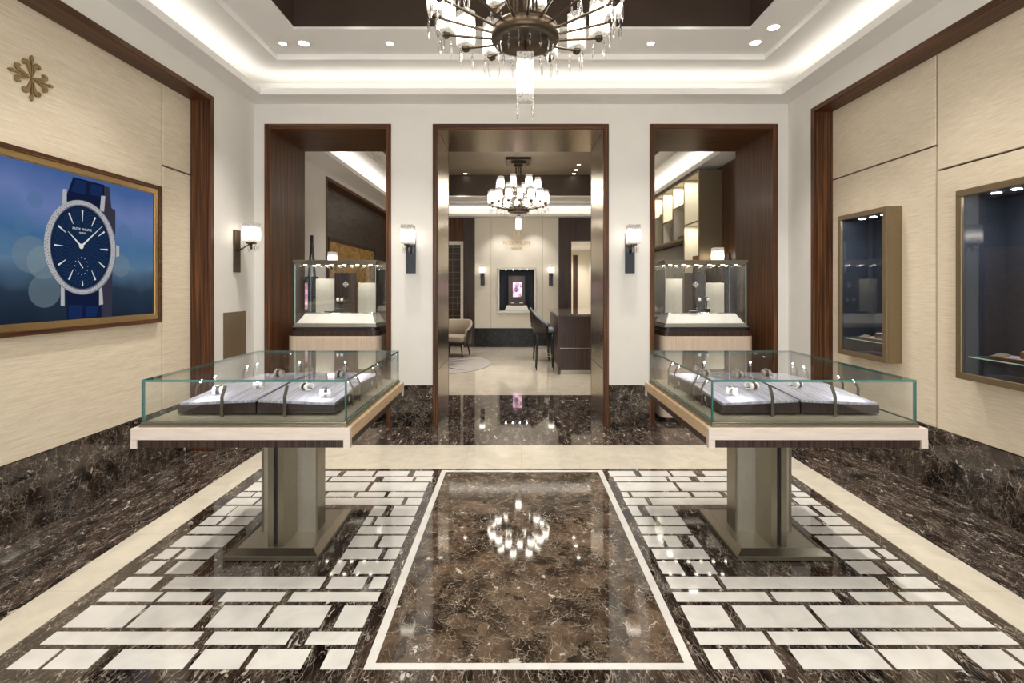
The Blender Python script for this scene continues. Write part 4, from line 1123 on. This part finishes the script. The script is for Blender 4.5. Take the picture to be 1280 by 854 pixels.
for X, side, q in ((-2.055, 'left', ((-0.33, -0.10), (-0.095, 0.165), (0.18, 0.385))), (2.195, 'right', ((-0.385, -0.175), (-0.158, 0.088), (0.10, 0.325)))):
    panel_thing('linen_board', X+q[0][0], X+q[0][1], 5.86, 1.642, M['cream_linen'], 'cream linen backdrop board left of the wooden board in %s glass case' % side, 'backdrop board', 'linen boards')
    panel_thing('wooden_board', X+q[1][0], X+q[1][1], 5.83, 1.712, M['tambour'], 'dark wooden board bearing a white cross emblem in %s glass case' % side, 'backdrop board', 'wooden boards', True)
    panel_thing('linen_board', X+q[2][0], X+q[2][1], 5.86, 1.592, M['cream_linen'], 'cream linen backdrop board right of the wooden board in %s glass case' % side, 'backdrop board', 'linen boards')
def make_stand(h):
    m = MB(); m.box(-0.028, 0.028, -0.024, 0.024, 0, 0.05, bev=0.003, seg=1); m.cyl((0, 0.012, 0.05), (0, 0.004, h), 0.006, n=8); m.sph((0, 0, h), 0.022, sc=(1, 0.7, 1.2))
    return m.build('watch_stand', M['black'])
def upright_watch(strap):
    """watch held upright facing the room (-y)"""
    r = empty('wristwatch')
    b = bmesh.new(); n = 24; ring = []
    for i in range(n):
        a = 2*PI*i/n; ring.append([b.verts.new((x, rr*math.cos(a)*0.85, rr*math.sin(a))) for (x, rr) in ((-0.009, 0.029), (0.009, 0.029), (0.009, 0.0312), (-0.009, 0.0312))])
    for j in range(n):
        a_, b_ = ring[j], ring[(j+1) % n]
        for i in range(4): b.faces.new((a_[i], a_[(i+1) % 4], b_[(i+1) % 4], b_[i]))
    bmesh.ops.recalc_face_normals(b, faces=b.faces); m = MB(); m._merge(b, None); m.build('strap', strap, r)
    m = MB(); m.cyl((0, -0.024, 0), (0, -0.033, 0), 0.021, 0.0195, n=24); m.build('case', M['steel'], r)
    m = MB(); m.cyl((0, -0.0331, 0), (0, -0.0334, 0), 0.0165, n=24); m.build('dial', white_dial, r)
    return r
st = make_stand(0.155); st['category'] = 'watch stand'
uw = upright_watch(M['blueblack']); uw['category'] = 'watch'
for (x, y, side, wh, z) in ((-2.055-0.02, 5.76, 'left', 'left', 0.0), (-2.055+0.035, 5.74, 'left', 'right', -0.02), (2.195-0.02, 5.76, 'right', 'left', 0.0), (2.195+0.07, 5.74, 'right', 'right', -0.012)):
    o = put(st, (x, y, zpl+0.0003), 0, 'black watch stand in %s glass case, %s of the pair' % (side, wh), 'watch stands in the glass cases')
    put(uw, (x, y, zpl+0.155), 0, 'pale-dialled watch held on black stand in %s glass case, %s of pair' % (side, wh), 'watches in the glass cases')
bx = MB(); bx.box(-0.05, 0.05, -0.03, 0.03, 0, 0.022, M['black'], bev=0.003, seg=1); bx.box(-0.04, 0.04, -0.022, 0.022, 0.022, 0.026, M['white_leather'])
bx = bx.build('card_block'); bx['category'] = 'card block'
put(bx, (-2.055-0.12, 5.74, zpl+0.0003), 0, 'small black block with white card on platform of left glass case', 'card blocks')
put(bx, (2.195-0.10, 5.72, zpl+0.0003), 0, 'small black block with white card on platform of right glass case', 'card blocks')

# ------------------------------------------------------------------ wall vitrines on the right
def make_vitrine():
    """origin: wall plane, far bottom corner... local: x = out of wall is negative, y along wall, z up"""
    r = empty('wall_vitrine')
    W_, Hh, pr = 0.607, 1.30, 0.111
    # bronze body sides, from front plane to wall
    m = MB(); t = 0.012
    m.box(-pr, 0, 0, t, 0, Hh, M['bronze_frame'], bev=0.001, seg=1); m.box(-pr, 0, W_-t, W_, 0, Hh, M['bronze_frame'], bev=0.001, seg=1)
    m.box(-pr, 0, t, W_-t, 0, t, M['bronze_frame']); m.box(-pr, 0, t, W_-t, Hh-t, Hh, M['bronze_frame'])
    m.build('body', None, r)
    m = MB(); b_ = 0.045
    for q in ((0, W_, 0, b_), (0, W_, Hh-b_, Hh), (0, b_, b_, Hh-b_), (W_-b_, W_, b_, Hh-b_)):
        m.box(-pr-0.022, -pr, q[0], q[1], q[2], q[3], bev=0.003, seg=1)
    m.build('door_frame', M['bronze_frame'], r)
    MB().box(-pr-0.012, -pr-0.006, b_, W_-b_, b_, Hh-b_).build('glass_door', M['glass'], r)
    m = MB(); dpt = 0.20; g2 = 0.018; gt = 0.04
    m.box(dpt, dpt+0.01, g2, W_-g2, g2, Hh-g2)
    for (ya, yb) in ((g2, g2+0.006), (W_-g2-0.006, W_-g2)): m.box(-pr+0.002, dpt, ya, yb, g2, Hh-g2)
    m.box(-pr+0.002, dpt, g2, W_-g2, g2, g2+0.006); m.box(-pr+0.002, dpt, g2, W_-g2, Hh-gt-0.006, Hh-gt)
    lining_ = m.build('lining', M['navy'], r)
    for y in (0.17, 0.30, 0.43): MB().lathe([(0.001, 0), (0.022, 0), (0.026, 0.003)], c=(-0.02, y, Hh-gt-0.010), n=16).build('vitrine_light', M['led_cool'], r)
    m = MB(); glass_box(m, -pr+0.02, dpt-0.02, 0.05, W_-0.05, 0.150, 0.158, 2, M['glass'], M['edge_lt']); m.build('glass_shelf', None, r)
    m = MB()
    for y in (0.10, W_-0.10):
        for x in (-0.05, 0.13): m.cyl((x, y, g2+0.006), (x, y, 0.150), 0.006, n=10)
    m.build('shelf_support', M['glass'], r)
    return r
v = make_vitrine(); v.location = (XRP, 4.026, 0.913); tag(v, 'tall bronze wall showcase with navy interior, the nearer to the far corner on right wall', 'wall showcase', 'bronze wall showcases')
dup(v, None, (XRP, 2.788, 0.913), 0, 'tall bronze wall showcase cut by the right edge of the photo', 'bronze wall showcases')
def make_tray_set():
    m = MB(); m.box(-0.075, 0.075, -0.19, 0.19, 0, 0.018, bev=0.003, seg=1); o = m.build('wooden_tray', M['wood_y'])
    MB().box(-0.068, 0.068, -0.18, 0.18, 0.018, 0.021).build('leather_top', M['lilac'], o); return o
wtray = make_tray_set(); wtray['category'] = 'tray'
box_ = MB(); box_.box(-0.045, 0.045, -0.05, 0.05, 0, 0.045, M['brown_leather'], bev=0.004, seg=1); box_.box(-0.035, 0.035, -0.04, 0.04, 0.045, 0.049, M['white_leather']); box_ = box_.build('watch_box'); box_['category'] = 'watch box'
card = MB(); card.prism([(-0.03, -0.035, 0), (0.02, -0.035, 0.0), (0.02, -0.035, 0.018)], (0, 1, 0), 0.07); card = card.build('price_card', M['deck']); card['category'] = 'card'
for yb, wh in ((4.026, 'farther'), (2.788, 'nearer')):
    zz = 0.913+0.1582
    put(wtray, (XRP+0.03, yb+0.27, zz), 0, 'low wooden tray on glass shelf of the %s wall showcase' % wh, 'trays in the wall showcases')
    put(box_, (XRP+0.03, yb+0.24, zz+0.0212), 0, 'brown leather watch box in the %s wall showcase' % wh, 'watch boxes in the wall showcases')
    put(card, (XRP-0.02, yb+0.40, zz+0.0212), 0, 'small gold card on the tray in the %s wall showcase' % wh, 'cards in the wall showcases')
    put(wt_s, (XRP+0.03, yb+0.24, zz+0.0212+0.049-0.028), 1.2, 'steel watch on the brown box in the %s wall showcase' % wh, 'watches in the wall showcases', 0.9)
    spot('vitrine_light', (XRP-0.02, yb+0.30, 0.913+1.235), (0, 0, 0), 9, 140, 0.03, (0.86, 0.93, 1.0), 1.0)

# ------------------------------------------------------------------ salon: niche, lettering
n_ = MB()
m = MB()
def xzring(m, y0, y1, o, i, mat=None, bev=0):
    m.box(o[0], o[1], y0, y1, o[2], i[2], mat, bev); m.box(o[0], o[1], y0, y1, i[3], o[3], mat, bev)
    m.box(o[0], i[0], y0, y1, i[2], i[3], mat, bev); m.box(i[1], o[1], y0, y1, i[2], i[3], mat, bev)
nich = empty('display_niche', (0.059, YF, 0.87), label='square lit navy display niche framed in pale bronze on far salon wall', cat='display niche')
xzring(m, YF-0.07, YF+0.0, (-0.44, 0.557, 0.87, 2.04), (-0.38, 0.50, 0.93, 1.98), None, 0.004)
part(m, 'niche_frame', M['bronze_lt'], nich)
m = MB(); m.box(-0.38, 0.50, YF+0.6, YF+0.62, 0.93, 1.98); m.box(-0.40, -0.38, YF-0.02, YF+0.6, 0.93, 1.98); m.box(0.50, 0.52, YF-0.02, YF+0.6, 0.93, 1.98); m.box(-0.40, 0.52, YF-0.02, YF+0.62, 0.91, 0.93); m.box(-0.40, 0.52, YF-0.02, YF+0.62, 1.98, 2.0)
part(m, 'niche_lining', M['navy'], nich)
m = MB(); m.box(-0.17, 0.29, YF+0.42, YF+0.45, 0.94, 1.84, bev=0.01); part(m, 'wood_backdrop', M['wood_dark'], nich)
for x in (-0.22, -0.04, 0.14, 0.32):
    m = MB(); m.lathe([(0.001, 0), (0.022, 0.0)], c=(x, YF+0.1, 1.974), n=12); part(m, 'niche_light', M['led_cool'], nich)
spot('niche_light', (0.06, YF+0.12, 1.96), (math.radians(10), 0, 0), 10, 120, 0.03, (0.95, 0.95, 1.0), 1.0)
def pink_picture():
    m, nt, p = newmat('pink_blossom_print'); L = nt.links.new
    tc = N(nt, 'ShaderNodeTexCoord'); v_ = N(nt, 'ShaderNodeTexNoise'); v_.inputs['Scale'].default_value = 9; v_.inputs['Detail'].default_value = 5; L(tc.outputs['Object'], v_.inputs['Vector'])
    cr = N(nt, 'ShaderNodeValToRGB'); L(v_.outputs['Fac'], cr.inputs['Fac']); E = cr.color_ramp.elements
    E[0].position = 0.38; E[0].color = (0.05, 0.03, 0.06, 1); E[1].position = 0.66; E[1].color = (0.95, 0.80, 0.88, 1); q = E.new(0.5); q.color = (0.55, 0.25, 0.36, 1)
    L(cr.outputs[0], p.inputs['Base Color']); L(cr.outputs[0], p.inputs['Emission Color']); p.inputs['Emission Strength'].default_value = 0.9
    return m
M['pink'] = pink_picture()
m = MB(); m.box(-0.04, 0.20, YF+0.395, YF+0.41, 1.27, 1.66, M['pink']); m.box(-0.045, 0.205, YF+0.408, YF+0.42, 1.265, 1.665, M['black'])
o = m.build('lit_picture'); tag(o, 'small glowing picture of pink blossom inside the far wall niche', 'picture')
m = MB(); b = bmesh.new()
lo = [b.verts.new(p) for p in ((-0.25, YF+0.03, 0.9305), (0.37, YF+0.03, 0.9305), (0.37, YF+0.36, 0.9305), (-0.25, YF+0.36, 0.9305))]
hi = [b.verts.new(p) for p in ((-0.20, YF+0.12, 1.05), (0.32, YF+0.12, 1.05), (0.32, YF+0.34, 1.05), (-0.20, YF+0.34, 1.05))]
b.faces.new(lo[::-1]); b.faces.new(hi)
for i in range(4): b.faces.new((lo[i], lo[(i+1) % 4], hi[(i+1) % 4], hi[i]))
m._merge(b, None); o = m.build('display_platform', M['cream_linen']); tag(o, 'pale tapered platform on the floor of the far wall niche', 'platform')
m = MB(); m.box(-0.10, 0.24, YF+0.16, YF+0.26, 1.0505, 1.11, M['brown_leather'], bev=0.004, seg=1); m.box(-0.085, 0.0, YF+0.17, YF+0.23, 1.11, 1.135, M['white_leather'], bev=0.003, seg=1); m.box(0.13, 0.22, YF+0.17, YF+0.23, 1.11, 1.135, M['white_leather'], bev=0.003, seg=1)
o = m.build('watch_block'); tag(o, 'brown leather block with two white pads in the far wall niche', 'display block')
RZ = Matrix(((1, 0, 0, 0), (0, 0, -1, 0), (0, 1, 0, 0), (0, 0, 0, 1)))
let = empty('wall_lettering', (0.062, YF-0.04, 2.45), label='pale gold lettering of two lines on cream far salon wall', cat='lettering')
part_text('lettering_line', 'PATEK PHILIPPE', 0.122, M['gold'], let, Matrix.Translation((0.062, YF-0.045, 2.655)) @ RZ @ Matrix.Diagonal((0.83, 1, 1, 1)), 0.006)
part_text('lettering_line', 'GENEVE', 0.072, M['gold'], let, Matrix.Translation((0.052, YF-0.045, 2.525)) @ RZ, 0.006)
em2 = emblem('wall_emblem', 0.17, (0.062, YF-0.046, 2.86), (1, 0, 0), (0, 0, 1), M['gold'], th=0.006)
tag(em2, 'small pale gold lily cross above the lettering on far salon wall', 'emblem')

# ------------------------------------------------------------------ salon: counter, stools, armchair, rug
co = empty('bar_counter', (1.4, 9.75, 0), label='dark walnut counter with stone top standing in the salon on right', cat='counter')
m = MB(); m.box(0.80, 2.05, 8.58, 10.95, 0.075, 1.02, bev=0.003, seg=1); part(m, 'body', M['wood_dark'], co)
m = MB(); m.box(0.76, 2.08, 8.555, 10.98, 1.02, 1.06, bev=0.003, seg=1); part(m, 'counter_top', M['counter_top'], co)
m = MB(); m.box(0.76, 0.80, 8.56, 8.62, 0.0, 1.02); part(m, 'end_panel', M['wood_dark'], co)
m = MB(); m.box(0.797, 2.053, 8.575, 8.58, 0.455, 0.468); part(m, 'metal_inlay', M['steel'], co)
m = MB(); m.box(0.82, 2.03, 8.60, 10.93, 0.001, 0.075); part(m, 'kick_plate', M['bronze_lt'], co)

def shell(m, ri, ro, a0, a1, zf, zt, mat_in, mat_out, n=24, squash=1.0):
    b = bmesh.new(); cols = []
    for i in range(n+1):
        a = a0+(a1-a0)*i/n; u = abs(2*i/n-1)
        ztop = zt(u); flare = 0.04*(ztop-zf)/0.4
        cols.append([b.verts.new((r_*math.cos(a), r_*math.sin(a)*squash, z_)) for (r_, z_) in ((ri, zf), (ri+flare, ztop-0.02), ((ri+ro)/2+flare, ztop), (ro+flare, ztop-0.02), (ro, zf))])
    for p_, q_ in zip(cols, cols[1:]):
        for k_ in range(5):
            b.faces.new((p_[k_], q_[k_], q_[(k_+1) % 5], p_[(k_+1) % 5]))
    b.faces.new(cols[0]); b.faces.new(cols[-1][::-1])
    bmesh.ops.recalc_face_normals(b, faces=b.faces)
    m._merge(b, mat_in, None, True)
def make_armchair():
    r = empty('armchair')      # faces -y
    m = MB(); shell(m, 0.285, 0.33, math.radians(-28), math.radians(208), 0.30, lambda u: 0.80-0.20*max(0, u-0.45)/0.55, M['tan'], None); m.build('backrest', None, r)
    m = MB(); shell(m, 0.332, 0.345, math.radians(-26), math.radians(206), 0.28, lambda u: 0.775-0.20*max(0, u-0.45)/0.55, M['tan_dark'], None); m.build('outer_shell', None, r)
    m = MB(); m.box(-0.27, 0.27, -0.30, 0.24, 0.33, 0.47, bev=0.05, seg=4); m.build('seat', M['tan'], r)
    MB().box(-0.26, 0.26, -0.26, 0.22, 0.27, 0.33, bev=0.01).build('seat_base', M['tan_dark'], r)
    for sx in (-1, 1):
        for sy in (-1, 1):
            MB().cyl((sx*0.21, sy*0.20, 0.29), (sx*0.25, sy*0.24, 0.001), 0.024, 0.013, n=12).build('leg', M['wood_dark'], r)
    return r
ac = make_armchair(); ac.location = (-1.30, 10.75, 0.012); ac.rotation_euler = (0, 0, math.radians(-14)); tag(ac, 'taupe barrel-backed armchair with dark legs on round rug in the salon', 'armchair')
m = MB(); m.lathe([(0.001, 0.0005), (1.38, 0.0005), (1.38, 0.010), (0.001, 0.011)], M['rug'], c=(-1.85, 9.75, 0), n=72, smooth=False)
for i in range(26):
    a = 2*PI*i/26; r0, r1, w_ = 0.25+0.1*(i % 3), 0.95+0.12*(i % 4), 0.035+0.01*(i % 3)
    c_, s_ = math.cos(a), math.sin(a)
    m.poly([(-1.85+r0*c_, 9.75+r0*s_, 0.0116), (-1.85+0.6*c_-w_*s_, 9.75+0.6*s_+w_*c_, 0.0116), (-1.85+r1*c_, 9.75+r1*s_, 0.0116), (-1.85+0.6*c_+w_*s_, 9.75+0.6*s_-w_*c_, 0.0116)], M['rug_dark'])
o = m.build('round_rug'); tag(o, 'round grey rug with dark radiating spikes on the salon floor', 'rug')
m = MB(); m.lathe([(0.001, 0.001), (0.16, 0.001), (0.16, 0.015), (0.02, 0.03), (0.018, 0.55), (0.22, 0.565), (0.22, 0.585), (0.001, 0.587)], c=(-1.80, 10.1, 0.0117), n=32)
o = m.build('side_table', M['wood_dark']); tag(o, 'small round dark side table beside the taupe armchair', 'side table')

def make_stool():
    r = empty('bar_stool')      # faces -y
    m = MB(); shell(m, 0.175, 0.200, math.radians(-15), math.radians(195), 0.70, lambda u: 1.11-0.27*max(0, u-0.2)/0.8, M['greyblue'], None); m.build('backrest', None, r)
    m = MB(); shell(m, 0.202, 0.212, math.radians(-15), math.radians(195), 0.69, lambda u: 1.09-0.27*max(0, u-0.2)/0.8, M['tan_dark'], None); m.build('outer_shell', None, r)
    MB().box(-0.17, 0.17, -0.18, 0.15, 0.70, 0.78, bev=0.03, seg=3).build('seat', M['greyblue'], r)
    for sx in (-1, 1):
        for sy in (-1, 1): MB().cyl((sx*0.13, sy*0.13, 0.72), (sx*0.16, sy*0.16, 0.001), 0.020, 0.011, n=10).build('leg', M['black'], r)
    m = MB()
    for (a, b_) in (((-0.15, -0.15), (0.15, -0.15)), ((0.15, -0.15), (0.15, 0.15)), ((0.15, 0.15), (-0.15, 0.15)), ((-0.15, 0.15), (-0.15, -0.15))): m.cyl((*a, 0.26), (*b_, 0.26), 0.008, n=8)
    m.build('footrest', M['steel'], r)
    return r
stl = make_stool(); stl.location = (0.565, 9.15, 0.0); stl.rotation_euler = (0, 0, PI/2); tag(stl, 'nearer blue-grey bar stool with black legs at the walnut counter', 'bar stool', 'bar stools at the counter')
dup(stl, None, (0.565, 10.3, 0.0), PI/2, 'farther blue-grey bar stool with black legs at the walnut counter', 'bar stools at the counter')
# things seen over the counter in the corridor doorway
m = MB(); m.cyl((1.95, 10.6, 1.0602), (1.95, 10.6, 1.072), 0.09, n=24, mat=M['black']); m.cyl((1.95, 10.6, 1.07), (1.95, 10.6, 1.22), 0.012, n=10, mat=M['black']); m.box(1.80, 2.06, 10.585, 10.605, 1.16, 1.36, M['black'], bev=0.004, seg=1); m.box(1.815, 2.045, 10.582, 10.586, 1.175, 1.345, M['white'])
o = m.build('desk_mirror'); tag(o, 'black framed table mirror standing on the walnut counter', 'mirror')
m = MB(); m.box(2.2, 2.49, 13.4, 13.9, 2.58, 2.749, bev=0.01); o = m.build('ceiling_unit', M['black']); tag(o, 'black box hanging under the ceiling of the bright corridor', 'ceiling box')

# easel with picture at the left end of the salon
ea = empty('easel', (-2.72, 6.62, 0), label='tall black easel standing by white salon wall behind left glass case', cat='easel')
m = MB()
m.cyl((-2.74, 6.60, 2.20), (-2.86, 6.45, 0.01), 0.014, n=8); m.cyl((-2.74, 6.60, 2.20), (-2.56, 6.52, 0.01), 0.014, n=8); m.cyl((-2.74, 6.62, 2.15), (-2.70, 6.95, 0.01), 0.012, n=8); m.box(-2.85, -2.60, 6.49, 6.53, 1.08, 1.11)
m.cyl((-2.74, 6.60, 2.15), (-2.74, 6.60, 2.24), 0.02, n=10)
part(m, 'frame', M['black'], ea)
m = MB(); m.box(-2.86, -2.60, 6.47, 6.488, 1.115, 1.68, M['black'], bev=0.003, seg=1); m.box(-2.85, -2.74, 6.466, 6.471, 1.25, 1.60, M['pink'])
o = m.build('easel_picture'); tag(o, 'black framed glowing pink picture resting on the tall easel', 'picture')

# ------------------------------------------------------------------ salon: shelving on the right wall
sh = empty('shelving_unit', (2.855, 9.3, 0), label='bronze-sided wall shelving with cream niches on right side of salon', cat='shelving')
cols = [7.14, 7.75, 8.30, 8.85, 9.36, 9.92, 10.48, 11.0]
ZT = 3.25; zbot = 2.32
m = MB()
m.box(2.69, SXR-0.001, 7.10, 7.14, 0.001, ZT); part(m, 'end_panel', M['bronze_frame'], sh)
m = MB(); m.box(3.0, SXR-0.001, 7.14, 11.0, 0.001, ZT); part(m, 'back_panel', M['shelf_back'], sh)
m = MB(); m.box(2.69, 3.0, 7.14, 11.0, ZT-0.03, ZT); m.box(2.69, 3.0, 7.75, 11.0, zbot-0.03, zbot); part(m, 'carcass_board', M['bronze_frame'], sh)
for c_ in cols[1:]:
    zz_ = 0.91 if c_ < 7.8 else zbot; m = MB(); m.box(2.70, 3.0, c_-0.010, c_+0.010, zz_, ZT-0.031, M['shelf_back']); m.box(2.69, 2.70, c_-0.012, c_+0.012, zz_, ZT-0.031, M['bronze_frame']); part(m, 'divider', None, sh)
for i, z_ in enumerate((2.51, 2.85, 2.68, 2.83, 2.6, 2.85, 2.7)):
    m = MB(); m.box(2.70, 3.0, cols[i]+0.013, cols[i+1]-0.013, z_-0.012, z_+0.012, M['shelf_back']); m.box(2.692, 2.70, cols[i]+0.013, cols[i+1]-0.013, z_-0.012, z_+0.012, M['bronze_frame']); part(m, 'shelf', None, sh)
m = MB(); m.box(2.69, 3.0, 7.14, 7.74, 1.55, 1.575); m.box(2.69, 3.0, 7.14, 11.0, 0.88, 0.91); part(m, 'shelf', M['bronze_frame'], sh)
m = MB(); m.box(2.69, 3.0, 7.14, 11.0, 0.001, 0.88); part(m, 'cupboard', M['wood_z'], sh)
m = MB(); m.box(2.93, 2.999, 7.80, 10.9, 1.0, 2.27, bev=0.004, seg=1); o = m.build('wall_screen', M['blueblack']); tag(o, 'dark switched-off wide screen beneath the cream shelving niches', 'screen')
m = MB(); m.box(2.78, 2.80, 7.25, 7.62, 1.5755, 2.02, M['terracotta'], bev=0.003, seg=1); m.box(2.775, 2.781, 7.30, 7.57, 1.63, 1.96, M['wood_z']); o = m.build('framed_print'); tag(o, 'orange framed print standing in the lowest salon shelving niche', 'print')
m = MB(); m.cyl((2.77, 7.35, 2.54), (2.95, 7.50, 2.80), 0.012, n=8); m.box(2.74, 2.96, 7.30, 7.52, 2.5225, 2.535); o = m.build('bookend', M['brown_leather']); tag(o, 'slanting brown bookend on shelf of the nearest cream niche', 'bookend')
m = MB(); m.box(2.75, 2.95, 8.95, 9.25, 2.8425, 2.90, bev=0.004, seg=1); o = m.build('book_stack', M['terracotta']); tag(o, 'flat orange box on shelf of the farther cream niche', 'box')
m = MB(); m.box(2.74, 2.94, 7.85, 8.20, zbot+0.0005, zbot+0.06, bev=0.004, seg=1); o = m.build('storage_box', M['brown_leather']); tag(o, 'flat brown box on floor of second cream shelving niche', 'box')
for i in range(7):
    area('shelf_light', (2.80, (cols[i]+cols[i+1])/2, ZT-0.04), (0, 0, 0), 0.15, 0.4, 2.2, (1, 0.93, 0.78))
area('shelf_light', (2.80, 7.44, 2.49), (0, 0, 0), 0.15, 0.4, 2.2, (1, 0.93, 0.78))

# ------------------------------------------------------------------ camera, world, view
cam = bpy.data.cameras.new('camera'); co_ = bpy.data.objects.new('camera', cam); link(co_)
co_.location = (0, 0, H); co_.rotation_euler = (PI/2, 0, 0)
cam.sensor_width = 36; cam.lens = 36*610/1280; cam.shift_x = -3/1280; cam.shift_y = -(427-358)/1280; cam.clip_start = 0.02
SC.camera = co_
wd = bpy.data.worlds.new('world'); SC.world = wd; wd.use_nodes = True
wd.node_tree.nodes['Background'].inputs[0].default_value = (0.9, 0.93, 1.0, 1); wd.node_tree.nodes['Background'].inputs[1].default_value = 0.3
vs = SC.view_settings; vs.view_transform = 'Standard'; vs.look = 'None'; vs.exposure = 0.66; vs.gamma = 1; vs.use_curve_mapping = False
